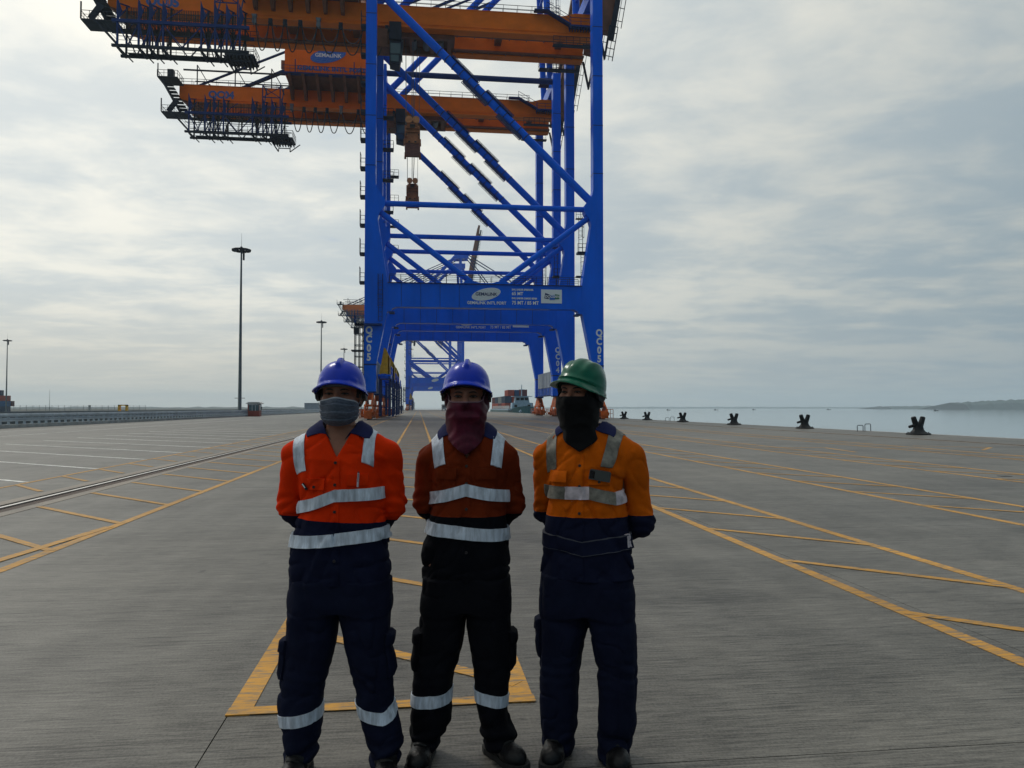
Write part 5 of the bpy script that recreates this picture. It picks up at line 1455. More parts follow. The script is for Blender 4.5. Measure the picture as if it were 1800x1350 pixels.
def make_person(d):
    """d: measurements of one man; his front is -y, x to the right of the picture"""
    S = d['scale']; zg = 1.55 * (S - 1) / S                         # ground height in his own frame
    p = thing('person', d['label'], 'person', (d['loc'][0] * S, d['loc'][1] * S, 1.55 * (1 - S)), -YAW + d.get('yaw', 0), 'three masked port workers')
    p.scale = (S, S, S)
    TK = dense(d['torso']); aL, aR = d['armL'], d['armR']; rr = d['arm_r']; sd_ = d['seed']
    ez, hx, hyaw = d['eye_z'], d['head_x'], d['head_yaw']; hc = (hx, -.012, ez)
    nb = d['nape']
    # ---- body: head, neck, chest, arms and hands in one surface
    TKb = TK.copy(); TKb[1] -= .014; TKb[2] -= .014
    hands = []
    for a, s in ((aL, 1), (aR, -1)):
        w = np.array(a[2]); fw = np.array([s * .8, .12, -.55]); fw /= np.linalg.norm(fw); up = np.array([0, .25 * s, .97])
        sidev = np.cross(fw, up); sidev /= np.linalg.norm(sidev); pal = np.cross(sidev, fw)
        pc = w + fw * .05
        hands.append(('e', w, pc + fw * .02, .024, .027))
        for i, (ln, o) in enumerate(((.066, -.030), (.076, -.011), (.072, .009), (.056, .028))):
            k0 = w + fw * .085 + pal * o; k1 = k0 + fw * ln * .5 + sidev * .010; k2 = k1 + fw * ln * .35 + sidev * .026
            hands.append(('f', k0 - fw * .03, k0, .0095, .0095)); hands.append(('f', k0, k1, .0092, .0085)); hands.append(('f', k1, k2, .0085, .0075))
        t0 = w + fw * .03 - pal * .026; t1 = t0 + fw * .035 - pal * .024; t2 = t1 + fw * .028 + sidev * .010
        hands.append(('t', t0, t1, .012, .0105)); hands.append(('t', t1, t2, .0105, .009))
    def body(P):
        r = head_sdf(P, hc, hyaw)
        r = smin(r, cap(P, (hx * .6, .018, nb - .09), (hx, .012, ez - .075), .059, .054), .025)
        r = smin(r, loft(P, TKb), .03)
        for a in (aL, aR):
            r = smin(r, chain(P, a, (.052, .040, .028)), .02)
        for kind, a, b, ra, rb in hands: r = smin(r, cap(P, a, b, ra, rb), .006 if kind == 'f' else .012)
        return r
    zlow = float(TK[0][0]) + .02
    o = implicit('body', body, (-.33, -.19, zlow), (.33, .30, ez + .15), .0042, 'skin', p)
    # ---- shirt
    kf = d.get('crease', 1.0)
    def wr(P):
        Q = np.stack([P[:, 0] + .55 * (P[:, 2] - 1.2) * np.sign(P[:, 0] + 1e-4), P[:, 1], P[:, 2]], 1).astype(f32)
        low = np.clip((1.12 - P[:, 2]) / .2, 0, 1)
        return kf * (.0050 * fold(Q, (15, 11, 6), sd_) * (.55 + .45 * low) + .0035 * vn(P, (19, 15, 4.5), sd_ + 1) * low + .0030 * fold(P, (9, 9, 17), sd_ + 2) + .0014 * vn(P, 46, sd_ + 3) - .0090 * (1 - np.abs(vn(Q, (7.5, 6, 4.2), sd_ + 31))) ** 9 - .0065 * (1 - np.abs(vn(Q, (12, 9, 8.5), sd_ + 37))) ** 9)
    vz = d.get('vneck')
    def torso(P):
        r = loft(P, TK)
        for a, s in ((aL, -1), (aR, 1)):
            r = smin(r, cap(P, (s * .07, .012, nb - .022), (a[0][0] * .93, .01, a[0][2] + .004), .052, .066), .03)
        return r - wr(P)
    def shirt(P):
        r = torso(P)
        for a in (aL, aR):
            arm = chain(P, a, rr, .03)
            el = np.asarray(a[1], f32); near = np.exp(-((P - el) ** 2).sum(1) / .075 ** 2)
            arm = arm - .006 * near * np.sin((P[:, 2] + P[:, 1] * .6 + .01 * vn(P, 14, sd_ + 5)) * 2 * math.pi / .042) - wr(P) * .8
            r = smin(r, arm, .007)
        r = np.maximum(r, f32(TK[0][0] + .004) - P[:, 2] + .006 * vn(P, (9, 9, .1), sd_ + 6))
        if vz:
            wv = np.clip((P[:, 2] - vz) / (nb - vz), 0, 1.4) * .058
            r = np.maximum(r, -np.maximum(np.maximum(np.abs(P[:, 0] - d.get('placket', 0)) - wv, P[:, 1] + .012), vz - P[:, 2]))
        r = smax(r, -cap(P, (0, .006, nb + .004), (0, .006, nb + .2), .074), .006)
        return r
    lo, hi = (-.36, -.21, TK[0][0] - .03), (.36, .30, nb + .06)
    D, org = grid_sdf(shirt, lo, hi, .005); V, F = surface_nets(D, org, .005)
    import bmesh
    for nm, m, inner in (('shirt', d['upper'], True), ('shirt_lower_panel', d['lower'], False)):
        o = mesh_obj(nm, V, F, m, p)
        bm = bmesh.new(); bm.from_mesh(o.data)
        bmesh.ops.bisect_plane(bm, geom=bm.verts[:] + bm.edges[:] + bm.faces[:], plane_co=(0, 0, d['split']), plane_no=d.get('split_n', (0, 0, 1)), clear_inner=inner, clear_outer=not inner)
        bm.to_mesh(o.data); bm.free()
        if inner: shirt_o = o
        else: lower_o = o
    px_ = d.get('placket', 0.0)
    top = (vz or nb - .1) - .004
    front_patch('placket', torso, [(px_ - .017, d['split'] + .002), (px_ + .017, d['split'] + .002), (px_ + .017, top), (px_ - .017, top)], .003, d['upper'], shirt_o, 5, 60)
    front_patch('placket', torso, [(px_ - .017, TK[0][0] + .012), (px_ + .017, TK[0][0] + .012), (px_ + .017, d['split'] - .002), (px_ - .017, d['split'] - .002)], .003, d['lower'], lower_o, 5, 60)
    for z in d['buttons']:
        t = cast(torso, [[px_, -.45, z]], [[0, 1, 0]], .5, 200)[0]
        b = MB().tube((px_, -.45 + t - .0075, z), (px_, -.45 + t, z), .0062, 12).build('button', 'button', shirt_o if z > d['split'] else lower_o)
    for (x0, x1, z0, z1, flap, *lift) in d['pockets']:
        pk = front_patch('chest_pocket', torso, [(x0, z0), (x1, z0), (x1, z1), (x0, z1)], .0035, d['upper'], shirt_o, 10, 10)
        fl = front_patch('pocket_flap', torso, [(x0 - .004, z1 - .036), (x1 + .004, z1 - .036), (x1 + .004, z1 + .010), (x0 - .004, z1 + .010)], .0115, d['upper'], shirt_o, 10, 6, lift=lift[0] if lift else 0.0)
        if flap:
            xm = (x0 + x1) / 2; t = cast(torso, [[xm, -.45, z1 - .024]], [[0, 1, 0]], .5, 200)[0]
            MB().tube((xm, -.45 + t - .0135, z1 - .024), (xm, -.45 + t - .006, z1 - .024), .006, 12).build('button', 'button', shirt_o)
    collar('collar', shirt, shirt_o, M['collar_navy'], nb + .022, d['tip'][0], d['tip'][1])
    # ---- reflective tapes
    for (zs, wdt, m, th0, th1, par) in d['bands']:
        xs, zv = zip(*zs)
        ring('reflective_band', torso, lambda T, xs=xs, zv=zv: float(np.interp(T, xs, zv)), wdt, .0108, m, shirt_o if par == 'u' else lower_o, th0=th0, th1=th1, n=90 if th1 - th0 > 6 else 30)
    for (x0, z0, x1, wd, a1) in d['shoulder']:
        U, Vv = 26, 4; cz = d['arc_z']; ang = np.linspace(R(-8), R(a1), U); P = []
        a0 = math.atan2(z0 - cz, .115); ang = np.linspace(a0, R(a1), U)
        u = np.linspace(0, 1, U); xs = x0 + (x1 - x0) * np.clip(u * 1.6, 0, 1)
        O = np.stack([np.add.outer(xs, np.linspace(-wd / 2, wd / 2, Vv)), np.zeros((U, Vv)), np.full((U, Vv), cz)], -1)
        Dv = np.stack([np.zeros((U, Vv)), -np.cos(ang)[:, None] * np.ones(Vv), np.sin(ang)[:, None] * np.ones(Vv)], -1)
        t = cast(shirt, O.reshape(-1, 3), Dv.reshape(-1, 3), .3, 90); t = np.where(np.isnan(t), np.nanmedian(t), t).reshape(U, Vv)
        sheet('shoulder_tape', O + Dv * (t + .0065)[..., None], Dv, .009, d.get('tape', 'tape'), shirt_o)
    # ---- trousers
    KL, KR = dense(d['legL']), dense(d['legR']); HK = dense(d['hips'])
    zc = d['cuff']
    def legwr(P, s_):
        cu = np.clip((zc + .17 - P[:, 2]) / .14, 0, 1); kn = np.exp(-((P[:, 2] - .42) / .07) ** 2); hi_ = np.clip((P[:, 2] - .50) / .1, 0, 1)
        ph_ = P[:, 2] * 2 * math.pi / .066 + 4.2 * vn(P, (8, 8, 6), s_) + 9 * P[:, 0] + 4 * P[:, 1]
        return .0052 * fold(P, (11, 11, 5.5), s_ + 1) + .0065 * cu * np.sin(ph_) * d.get('bunch', 1) + .0018 * kn * np.sin(ph_ * 1.3) + .0025 * hi_ * fold(P, (10, 8, 16), s_ + 2) + .0012 * vn(P, 48, s_ + 3) - .0095 * (1 - np.abs(vn(P, (6, 6, 4.5), s_ + 31))) ** 9 - .0060 * (1 - np.abs(vn(P, (11, 9, 12), s_ + 41))) ** 9
    legf = [lambda P, K=K, s_=s_: loft(P, K, 2.2) - legwr(P, s_) for K, s_ in ((KL, sd_ + 10), (KR, sd_ + 20))]
    def trousers(P):
        r = smin(legf[0](P), legf[1](P), .016)
        return smin(r, loft(P, HK) - .003 * fold(P, (9, 9, 9), sd_ + 8), .035)
    tro = implicit('trousers', trousers, (-.33, -.2, zc - .03), (.33, .22, d['hips'][-1][0] + .03), .005, d['trouser'], p)
    for (which, zs) in d['leg_bands']:
        K = (KL, KR)[which]; zm = zs[1][1]; c = (float(np.interp(zm, K[0], K[3])), float(np.interp(zm, K[0], K[4])))
        xs, zv = zip(*zs)
        ring('reflective_band', legf[which], lambda T, xs=xs, zv=zv: float(np.interp(T, xs, zv)), .050, .0045, 'tape', tro, c=c, n=56, rmax=.2)
    for (which, z0, z1, th, half) in d['cargo']:
        K = (KL, KR)[which]
        for nm, za, zb_, off in (('cargo_pocket', z0, z1, .016), ('cargo_flap', z1 - .045, z1 + .012, .024)):
            T, Z = np.meshgrid(np.linspace(th - half, th + half, 10), np.linspace(za, zb_, 8), indexing='ij')
            c = np.stack([np.interp(Z, K[0], K[3]), np.interp(Z, K[0], K[4]), Z], -1); Dv = np.stack([np.sin(T), -np.cos(T), 0 * T], -1)
            t = cast(legf[which], c.reshape(-1, 3), Dv.reshape(-1, 3), .2, 60); t = np.where(np.isnan(t), np.nanmedian(t), t).reshape(T.shape)
            edge = 1 - np.maximum(np.abs((T - th) / half) ** 4, np.abs((Z - (za + zb_) / 2) / ((zb_ - za) / 2)) ** 6 * .8)
            sheet(nm, c + Dv * (t + .003 + off * np.clip(edge, 0.12, 1) ** .5)[..., None], Dv, off + .006, d['trouser'], tro)
    # ---- boots
    for (x, y, ang) in d['boots']:
        ca, sa = math.cos(ang), math.sin(ang)
        def foot(P):
            Q = rotz(P, (x, y, zg), ang)
            r = smin(ell(Q, (0, -.095, .040), (.050, .075, .048)), ell(Q, (0, .02, .045), (.042, .075, .055)), .03)
            r = smin(r, cap(Q, (0, -.02, .07), (0, .03, .15), .046, .048), .03)
            r = r - .0018 * vn(Q, 60, 4) - .0015 * np.sin(Q[:, 1] * 160) * np.exp(-((Q[:, 1] + .04) / .035) ** 2)
            return np.maximum(r, .012 - Q[:, 2])
        bt = implicit('boot', foot, (x - .2, y - .2, zg), (x + .2, y + .2, zg + .17), .005, 'boot', p)
        prof = [(.052, -.10), (.050, -.145), (.036, -.172), (0, -.181), (-.036, -.172), (-.050, -.145), (-.052, -.10), (-.043, -.02), (-.043, .06), (-.028, .094), (0, .100), (.028, .094), (.043, .06), (.043, -.02)]
        q = MB(); q.prism([(x + a * ca - b * sa, y + a * sa + b * ca) for a, b in prof], zg + .002, zg + .028, 'z'); q.build('sole', 'sole', bt)
        q = MB()
        for i in range(4):
            yy, zz = -.075 + .022 * i, .092 + .013 * i
            pt = [(-.026, yy + .006, zz - .006), (0, yy - .004, zz + .003), (.026, yy + .006, zz - .006)]
            q.path([(x + a * ca - b * sa, y + a * sa + b * ca, zg + c_) for a, b, c_ in pt], .0035, 5)
        q.path([(x + a * ca - b * sa, y + a * sa + b * ca, zg + c_) for a, b, c_ in [(0, -.02, .13), (.02, -.045, .135), (.034, -.04, .118)]], .003, 5)
        q.path([(x + a * ca - b * sa, y + a * sa + b * ca, zg + c_) for a, b, c_ in [(0, -.02, .13), (-.02, -.045, .135), (-.034, -.04, .118)]], .003, 5)
        q.build('laces', 'sole', bt)
    # ---- face and headgear
    fr = Matrix.Translation(hc) @ Matrix.Rotation(hyaw, 4, 'Z')
    for s in (-1, 1):
        e = d['eye_open']
        q = MB(); q.lathe([(.0001, -1), (.5, -.86), (.86, -.5), (1, 0), (.86, .5), (.5, .86), (.0001, 1)], 14)
        vs = [fr @ Vector((s * .0325 + v[0] * .0150, -.0800 + v[1] * .0065, -.0005 + v[2] * e)) for v in q.v]
        ey = mesh_obj('eye', [tuple(v) for v in vs], q.f, 'eye_white', p)
        q2 = MB().lathe([(.0001, -1), (.7, -.7), (1, 0), (.7, .7), (.0001, 1)], 12)
        vs = [fr @ Vector((s * .0325 + v[0] * .0066, -.0842 + v[1] * .0035, -.0005 + v[2] * e * 1.02)) for v in q2.v]
        mesh_obj('iris', [tuple(v) for v in vs], q2.f, 'iris', ey)
        q = MB(); q.path([fr @ Vector((s * (.0325 + a), -.0862 + abs(a) * .22, b)) for a, b in ((-.017, -.001), (-.009, e * .85), (0, e * 1.1), (.009, e * .9), (.018, -.001))], [.0012, .0022, .0024, .0024, .0014], 6)
        q.build('eyelash', 'lash', ey, smooth=True)
        q = MB(); q.path([fr @ Vector((s * a, b, c_)) for a, b, c_ in ((.014, -.0905, .0145), (.024, -.0895, .0185), (.036, -.0850, .0192), (.050, -.0735, .0145))], [.0020, .0032, .0030, .0015], 7)
        q.build('eyebrow', 'hair', p, smooth=True)
    if d['hair']:
        def hair(P):
            r = head_sdf(P, hc, hyaw) - .006 - .0015 * vn(P, 90, 3); h = rotz(P, hc, hyaw)
            cut = np.maximum(np.maximum(-.030 - h[:, 1] + .5 * np.clip(np.abs(h[:, 0]) - .05, 0, 1), -.020 - .25 * h[:, 1] - h[:, 2] - .045 * np.clip(h[:, 1] * 12, 0, 1)), h[:, 2] - .07)
            ear = ell(np.stack([np.abs(h[:, 0]), h[:, 1], h[:, 2]], 1), (.082, .016, -.014), (.022, .025, .034))
            return np.maximum(np.maximum(r, cut), -ear)
        implicit('hair', hair, (hx - .12, -.15, ez - .1), (hx + .12, .14, ez + .09), .004, 'hair', p)
    hz_ = d['helmet']
    hm = make_helmet('helmet', p, (hx + hz_['dx'], .004 + hz_.get('dy', 0), hz_['z']), hyaw + hz_.get('yaw', 0), hz_['tilt'], hz_['rx'], hz_['ry'], hz_['h'], hz_['mat'], hz_['kind'])
    harness(hm, hz_['rx'], hz_['ry'], hz_.get('pale', False))
    cov = d['cover']
    if cov == 'mask':
        th = np.linspace(R(-76), R(76), 34); zz = np.linspace(0, 1, 26); T, Zf = np.meshgrid(th, zz, indexing='ij')
        ztop = -.020 - .020 * np.abs(np.sin(T)) ** 2 + .006 * np.exp(-(T / .25) ** 2); zbot = -.134 + .036 * np.abs(np.sin(T)) ** 2.2
        z = zbot + (ztop - zbot) * Zf
        def form(P):
            h = rotz(P, hc, hyaw)
            return smin(smin(head_sdf(P, hc, hyaw), ell(h, (0, -.018, -.075), (.074, .080, .085)), .02), ell(h, (0, -.084, -.06), (.03, .035, .05)), .03)
        c0 = np.array(hc); Dl = np.stack([np.sin(T), -np.cos(T), 0 * T], -1)
        ca, sa = math.cos(hyaw), math.sin(hyaw)
        Dv = np.stack([Dl[..., 0] * ca - Dl[..., 1] * sa, Dl[..., 0] * sa + Dl[..., 1] * ca, 0 * T], -1)
        O = np.stack([np.full_like(T, hc[0]), np.full_like(T, hc[1] + .012), hc[2] + z], -1)
        t = cast(form, O.reshape(-1, 3), Dv.reshape(-1, 3), .2, 80); t = np.where(np.isnan(t), np.nanmedian(t), t).reshape(T.shape)
        pl = .0085 * (np.mod(Zf * 3.6 + .10 * np.cos(T * 2.2) + .12, 1.0)) * np.cos(T * .9) * np.clip(np.minimum(Zf, 1 - Zf) * 9, 0, 1)
        q = O + Dv * (t + .004 + pl)[..., None]
        mk = sheet('face_mask', q, Dv, .003, 'mask_grey', p)
        e2 = q[:, -2:, :] + Dv[:, -2:, :] * .0012; e2[:, 1, 2] += .0012
        sheet('mask_edge', e2, Dv[:, -2:, :], .003, 'mask_edge', mk)
        lp = MB()
        for s, col in ((-1, 0), (1, -1)):
            for j in (3, -3):
                a = Vector(q[col, j]); b = fr @ Vector((s * .083, .022, -.012 + (.020 if j < 0 else -.028)))
                lp.path([a, a.lerp(b, .5) + Vector((s * .006, 0, 0)), b], .0014, 5)
        lp.build('ear_loop', 'mask_edge', mk)
    else:
        bt_z = d['cover_bottom']
        blk = cov == 'hood'
        def cover(P):
            h = rotz(P, hc, hyaw)
            hd = head_sdf(np.stack([P[:, 0], P[:, 1], P[:, 2]], 1), hc, hyaw) - .0065
            low = smin(ell(h, (0, -.022, -.070), (.068, .078, .085)), hd, .03)
            cone = loft(P, CK, 2.1)
            r = smin(low, cone, .035)
            u = h[:, 0]
            arc = h[:, 2] + d.get('u_fold', 3.2) * u * u + .5 * h[:, 1]
            ph2 = arc * 2 * math.pi / d.get('fold_len', .046) + 3.4 * vn(P, (9, 9, 8), sd_)
            amp = d.get('fold_amp', .0011) * np.clip((-.015 - h[:, 2]) / .05, 0, 1)
            r = r - amp * np.sin(ph2) - .0080 * fold(np.stack([P[:, 0], P[:, 1], P[:, 2] + 2.2 * P[:, 0] ** 2], 1).astype(f32), (10, 8, 17), sd_ + 4) * np.clip(-h[:, 2] * 18, 0, 1)
            bot = bt_z + .35 * np.clip(P[:, 1] + .11, 0, .3) + .9 * np.abs(P[:, 0] - hx * .5) * d.get('vdrop', .7)
            r = np.maximum(r, bot - P[:, 2])
            if blk:
                win = np.maximum(np.maximum(np.abs(h[:, 0]) - .062, np.abs(h[:, 2] - .010) - .0285), h[:, 1] + .03)
                r = smax(r, -win, .004); r = np.maximum(r, h[:, 2] - .075)
            else:
                r = np.maximum(r, h[:, 2] + .022 - .55 * np.clip(h[:, 1] + .075, 0, .12))
            return r
        CK = dense([(bt_z - .03, .080, .095, hx * .5, -.020), (bt_z + .04, .082, .094, hx * .5, -.016), (nb + .0, .080, .088, hx * .8, -.012), (ez - .10, .080, .088, hx, -.012), (ez - .05, .076, .086, hx, -.012)])
        cv = implicit('neck_gaiter' if not blk else 'balaclava', cover, (hx - .17, -.2, bt_z - .02), (hx + .17, .16, ez + .09), .004, 'gaiter' if not blk else 'balaclava', p)
        if not blk:
            T = np.linspace(R(-88), R(88), 48); yl = -.086 * np.cos(T); zl = -.027 + .55 * np.clip(yl + .075, 0, .12)
            O = np.stack([np.full_like(T, hc[0]), np.full_like(T, hc[1]), hc[2] + zl], 1); Dv = np.stack([np.sin(T), -np.cos(T), 0 * T], 1)
            t = cast(cover, O, Dv, .2, 120); t = np.where(np.isnan(t), np.nanmedian(t), t)
            rim = O + Dv * (t + .0005)[:, None]; rim[:, 2] += .003
            MB().path([tuple(q_) for q_ in rim], .0026, 6).build('gaiter_hem', 'gaiter_hem', cv, smooth=True)
    return p, torso, shirt_o

ARM_R = (.067, .055, .040)
FB = lambda l, c, r, b: [(-math.pi, b), (-1.5, l), (-.75, (l * .6 + c * .4)), (0, c), (.75, (r * .6 + c * .4)), (1.5, r), (math.pi, b)]
MEN = []
MEN.append(dict(
    label="person in blue helmet and grey pleated mask, bright orange shirt, at the left", scale=1.010, loc=(-.327, 3.334), seed=1, eye_z=1.608, head_x=0.0, head_yaw=R(2), nape=1.455,
    torso=[(.808, .203, .122, -.002, .01), (.86, .205, .127, -.002, .01), (.93, .204, .130, -.002, .01), (1.0, .196, .127, 0, .01), (1.1, .181, .124, .006, .01), (1.2, .176, .124, .007, .01), (1.3, .184, .118, .003, .01), (1.37, .182, .102, 0, .01), (1.42, .135, .085, 0, .012), (1.47, .070, .068, 0, .012)],
    armL=((-.188, .012, 1.346), (-.223, .050, 1.125), (-.100, .160, .945)), armR=((.190, .012, 1.346), (.214, .050, 1.135), (.095, .178, .965)), arm_r=ARM_R,
    upper='hi_orange', lower='navy_shirt', split=1.082, split_n=(.05, 0, 1), vneck=1.345, placket=.002, buttons=(1.325, 1.235, 1.125, .925),
    pockets=[(-.125, -.045, 1.175, 1.250, True), (.055, .130, 1.185, 1.268, False)], tip=(.132, 1.383), tape='tape',
    bands=[(FB(1.128, 1.190, 1.196, 1.19), .050, 'tape', -math.pi, math.pi, 'u'), (FB(.994, 1.010, 1.030, 1.02), .050, 'tape', -math.pi, math.pi, 'l')],
    shoulder=[(-.150, 1.305, -.178, .048, 150), (.128, 1.345, .134, .045, 150)], arc_z=1.25,
    hips=[(.705, .200, .112, 0, .012), (.73, .205, .118, 0, .012), (.78, .200, .120, 0, .012), (.83, .195, .120, 0, .012)], trouser='navy_drill', cuff=.065,
    legL=[(.065, .066, .085, -.166, .02), (.10, .070, .088, -.165, .02), (.14, .066, .088, -.160, .02), (.20, .080, .090, -.158, .015), (.30, .091, .094, -.163, .01), (.45, .097, .100, -.142, .01), (.60, .103, .108, -.118, .01), (.70, .107, .114, -.110, .012), (.82, .110, .115, -.095, .012)],
    legR=[(.065, .060, .085, .190, .02), (.10, .064, .088, .190, .02), (.155, .080, .092, .186, .02), (.20, .080, .092, .176, .015), (.31, .080, .092, .152, .01), (.45, .089, .098, .132, .01), (.60, .099, .106, .113, .01), (.70, .106, .112, .106, .012), (.82, .110, .115, .095, .012)],
    leg_bands=[(0, [(-math.pi, .275), (-1.5, .238), (0, .262), (1.5, .290), (math.pi, .275)]), (1, [(-math.pi, .28), (-1.5, .300), (0, .275), (.5, .268), (1.5, .305), (math.pi, .28)])],
    cargo=[(0, .42, .575, -1.45, .55), (1, .43, .60, 1.45, .5)], boots=[(-.165, -.01, R(-6)), (.195, -.01, R(14))], hair=True, eye_open=.0030,
    helmet=dict(dx=0, z=1.632, tilt=(R(-11.5), 0), rx=.102, ry=.122, h=.117, mat='helmet_blue', kind='blue', pale=True), cover='mask'))
MEN.append(dict(
    label="person in blue helmet and maroon neck gaiter, rust shirt, in the middle", scale=1.030, loc=(.212, 3.349), seed=2, eye_z=1.598, head_x=-.004, head_yaw=R(1), nape=1.445,
    torso=[(.805, .181, .116, -.006, .01), (.86, .184, .124, -.006, .01), (.93, .183, .128, -.004, .01), (1.0, .174, .124, .002, .01), (1.1, .165, .120, .008, .01), (1.2, .163, .120, .010, .01), (1.3, .169, .114, .004, .01), (1.36, .165, .100, 0, .01), (1.41, .125, .084, 0, .012), (1.46, .068, .066, 0, .012)],
    armL=((-.160, .012, 1.328), (-.183, .052, 1.135), (-.085, .160, .945)), armR=((.162, .012, 1.328), (.193, .052, 1.125), (.085, .176, .955)), arm_r=(.064, .053, .039),
    upper='rust_orange', lower='black_drill', split=1.090, split_n=(0, 0, 1), vneck=1.335, placket=.002, buttons=(1.305, 1.232, 1.125, .945),
    pockets=[(-.125, -.045, 1.19, 1.285, False), (.045, .125, 1.19, 1.285, False)], tip=(.120, 1.385), tape='tape',
    bands=[(FB(1.160, 1.205, 1.170, 1.17), .052, 'tape', -math.pi, math.pi, 'u'), (FB(1.040, 1.024, 1.008, 1.02), .052, 'tape', -math.pi, math.pi, 'l')],
    shoulder=[(-.112, 1.325, -.140, .048, 150), (.126, 1.325, .146, .046, 150)], arc_z=1.24,
    hips=[(.685, .180, .110, -.004, .012), (.72, .185, .116, -.004, .012), (.78, .180, .118, -.004, .012), (.825, .175, .116, -.004, .012)], trouser='black_drill', cuff=.085,
    legL=[(.085, .060, .085, -.184, .02), (.12, .064, .088, -.180, .02), (.18, .084, .092, -.164, .018), (.31, .089, .095, -.151, .01), (.41, .088, .100, -.142, .01), (.54, .098, .104, -.114, .01), (.62, .098, .108, -.106, .012), (.70, .096, .112, -.100, .012), (.81, .094, .112, -.090, .012)],
    legR=[(.085, .062, .085, .140, .02), (.12, .070, .088, .138, .02), (.15, .076, .092, .134, .02), (.21, .064, .090, .118, .015), (.31, .073, .092, .106, .01), (.41, .080, .098, .108, .01), (.54, .093, .102, .102, .01), (.62, .095, .108, .096, .012), (.70, .094, .112, .092, .012), (.81, .092, .112, .084, .012)],
    leg_bands=[(0, [(-math.pi, .315), (-1.5, .297), (0, .310), (1.5, .330), (math.pi, .315)]), (1, [(-math.pi, .315), (-1.5, .335), (0, .316), (1.5, .296), (math.pi, .315)])],
    cargo=[(0, .43, .58, -1.4, .5), (1, .43, .585, 1.4, .5)], boots=[(-.186, -.005, R(-6)), (.140, .010, R(36))], hair=True, eye_open=.0036,
    helmet=dict(dx=0, z=1.630, tilt=(R(-11.5), R(1.5)), rx=.104, ry=.124, h=.119, mat='helmet_blue', kind='blue'), cover='gaiter', cover_bottom=1.352))
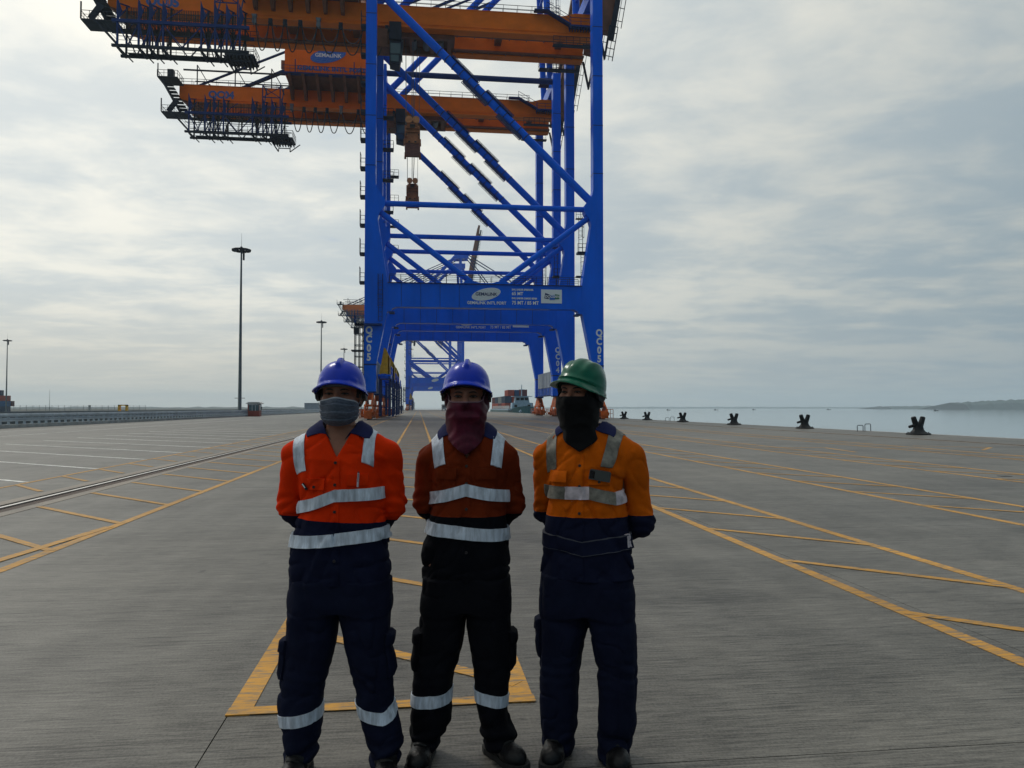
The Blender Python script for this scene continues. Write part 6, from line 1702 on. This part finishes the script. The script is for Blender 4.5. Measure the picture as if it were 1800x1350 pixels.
MEN.append(dict(
    label="person in green helmet and black balaclava, amber shirt with phone in pocket", scale=1.026, loc=(.731, 3.316), yaw=R(-13), seed=3, eye_z=1.618, head_x=-.030, head_yaw=R(-17), nape=1.455,
    torso=[(.815, .203, .130, .008, .0), (.87, .200, .132, .008, 0), (.94, .190, .130, .008, 0), (1.02, .180, .126, .004, 0), (1.1, .174, .124, 0, 0), (1.2, .172, .122, 0, 0), (1.3, .178, .116, 0, 0), (1.36, .172, .102, 0, .004), (1.42, .130, .085, 0, .008), (1.47, .070, .068, 0, .01)],
    armL=((-.172, .006, 1.335), (-.190, .080, 1.09), (-.060, .170, .985)), armR=((.192, .012, 1.335), (.228, .060, 1.05), (.085, .180, .955)), arm_r=(.067, .058, .045),
    upper='hi_yellow', lower='navy_shirt', split=1.085, split_n=(0, 0, 1), vneck=None, placket=-.012, buttons=(1.305, 1.218, 1.105),
    pockets=[(-.142, -.070, 1.175, 1.272, False, .018), (.030, .112, 1.155, 1.262, True)], tip=(.125, 1.372), tape='tape_dirty', crease=1.15,
    bands=[([(-1.4, 1.188), (-.55, 1.188)], .054, 'tape_dirty', -1.45, -.55, 'u'), ([(-.55, 1.188), (.22, 1.190)], .054, 'tape_pink', -.55, .22, 'u'), ([(.22, 1.190), (.95, 1.166)], .054, 'tape_dirty', .22, .95, 'u'),
           ([(.95, 1.166), (1.5, 1.176)], .054, 'tape_pink', .95, 1.45, 'u'), ([(1.45, 1.176), (4.8, 1.188)], .054, 'tape_dirty', 1.45, 4.83, 'u'),
           (FB(.985, .955, .985, .97), .055, 'navy_shirt', -math.pi, math.pi, 'l'), (FB(1.013, .984, 1.014, 1.0), .0035, 'piping', -math.pi, math.pi, 'l'), (FB(.958, .927, .957, .943), .0035, 'piping', -math.pi, math.pi, 'l'), ([(1.15, .985), (1.35, .988)], .055, 'tape_pink', 1.2, 1.32, 'l')],
    shoulder=[(-.140, 1.300, -.150, .046, 150), (.100, 1.305, .148, .050, 150)], arc_z=1.24,
    hips=[(.665, .188, .114, 0, .0), (.71, .192, .120, 0, 0), (.78, .190, .122, .004, 0), (.835, .186, .122, .006, 0)], trouser='navy_drill', cuff=.048, bunch=.55,
    legL=[(.048, .066, .092, -.132, .01), (.10, .072, .094, -.128, .01), (.2, .083, .098, -.122, .005), (.38, .088, .102, -.119, .0), (.50, .098, .108, -.112, 0), (.60, .105, .114, -.104, 0), (.70, .104, .118, -.098, 0), (.82, .102, .118, -.090, 0)],
    legR=[(.048, .066, .092, .118, .01), (.10, .072, .094, .120, .01), (.2, .082, .098, .128, .005), (.38, .084, .102, .132, 0), (.50, .094, .108, .120, 0), (.60, .102, .114, .108, 0), (.70, .102, .118, .100, 0), (.82, .100, .118, .096, 0)],
    leg_bands=[], cargo=[(0, .46, .62, -1.45, .45)], boots=[(-.134, -.012, R(0)), (.118, -.005, R(16))], hair=False, eye_open=.0032,
    helmet=dict(dx=.012, z=1.640, tilt=(R(-12.5), R(8)), yaw=R(-4), rx=.102, ry=.124, h=.120, mat='helmet_green', kind='green'), cover='hood', cover_bottom=1.362, vdrop=.55, u_fold=2.0, fold_amp=.0006))
PEOPLE = [make_person(d) for d in MEN]

def carried(name, label, cat, person, torso, x, z, tiltz=0.0, out=.010):
    t = cast(torso, [[x, -.45, z]], [[0, 1, 0]], .5, 200)[0]
    bpy.context.view_layer.update()
    mw = person.matrix_basis @ Matrix.Translation((x, -.45 + t - out, z)) @ Matrix.Rotation(tiltz, 4, 'Y')
    o = thing(name, label, cat); o.matrix_basis = mw
    return o
p3, tor3, _ = PEOPLE[2]
ph = carried('phone', "dark phone standing in the chest pocket of the man in the green helmet", 'phone', p3, tor3, .075, 1.264, R(9), .024)
MB().prism([(-.045, -.02), (.045, -.02), (.045, .018), (.040, .024), (-.040, .024), (-.045, .018)], -.004, .004).build('case', 'phone_body', ph)
MB().box(-.042, -.022, -.0058, -.004, -.014, .018).build('camera_bump', 'phone_lens', ph)
for z in (-.007, .004, .0135): MB().tube((-.032, -.0072, z), (-.032, -.0056, z), .0042, 12).build('lens', 'black', ph)
p1, tor1, _ = PEOPLE[0]
pn = carried('pen', "pale pen clipped in the chest pocket of the man in the bright orange shirt", 'pen', p1, tor1, .098, 1.262, R(3), .019)
MB().tube((0, 0, -.035), (0, 0, .022), .0042, 10).build('barrel', 'tape_pink', pn, smooth=True)
MB().box(-.0015, .0015, -.0075, -.0045, -.014, .02).build('clip', 'rail_grey', pn); MB().tube((0, 0, .022), (0, 0, .028), .0034, 8).build('cap', 'c_maroon', pn)
p1c = carried('pen', "dark pen clip poking from the left-hand pocket of the man in the bright orange shirt", 'pen', p1, tor1, -.128, 1.228, R(-35), .017)
MB().tube((0, 0, -.018), (0, 0, .014), .0055, 10).build('barrel', 'black', p1c, smooth=True); MB().box(-.0018, .0018, -.009, -.005, -.008, .012).build('clip', 'white', p1c)
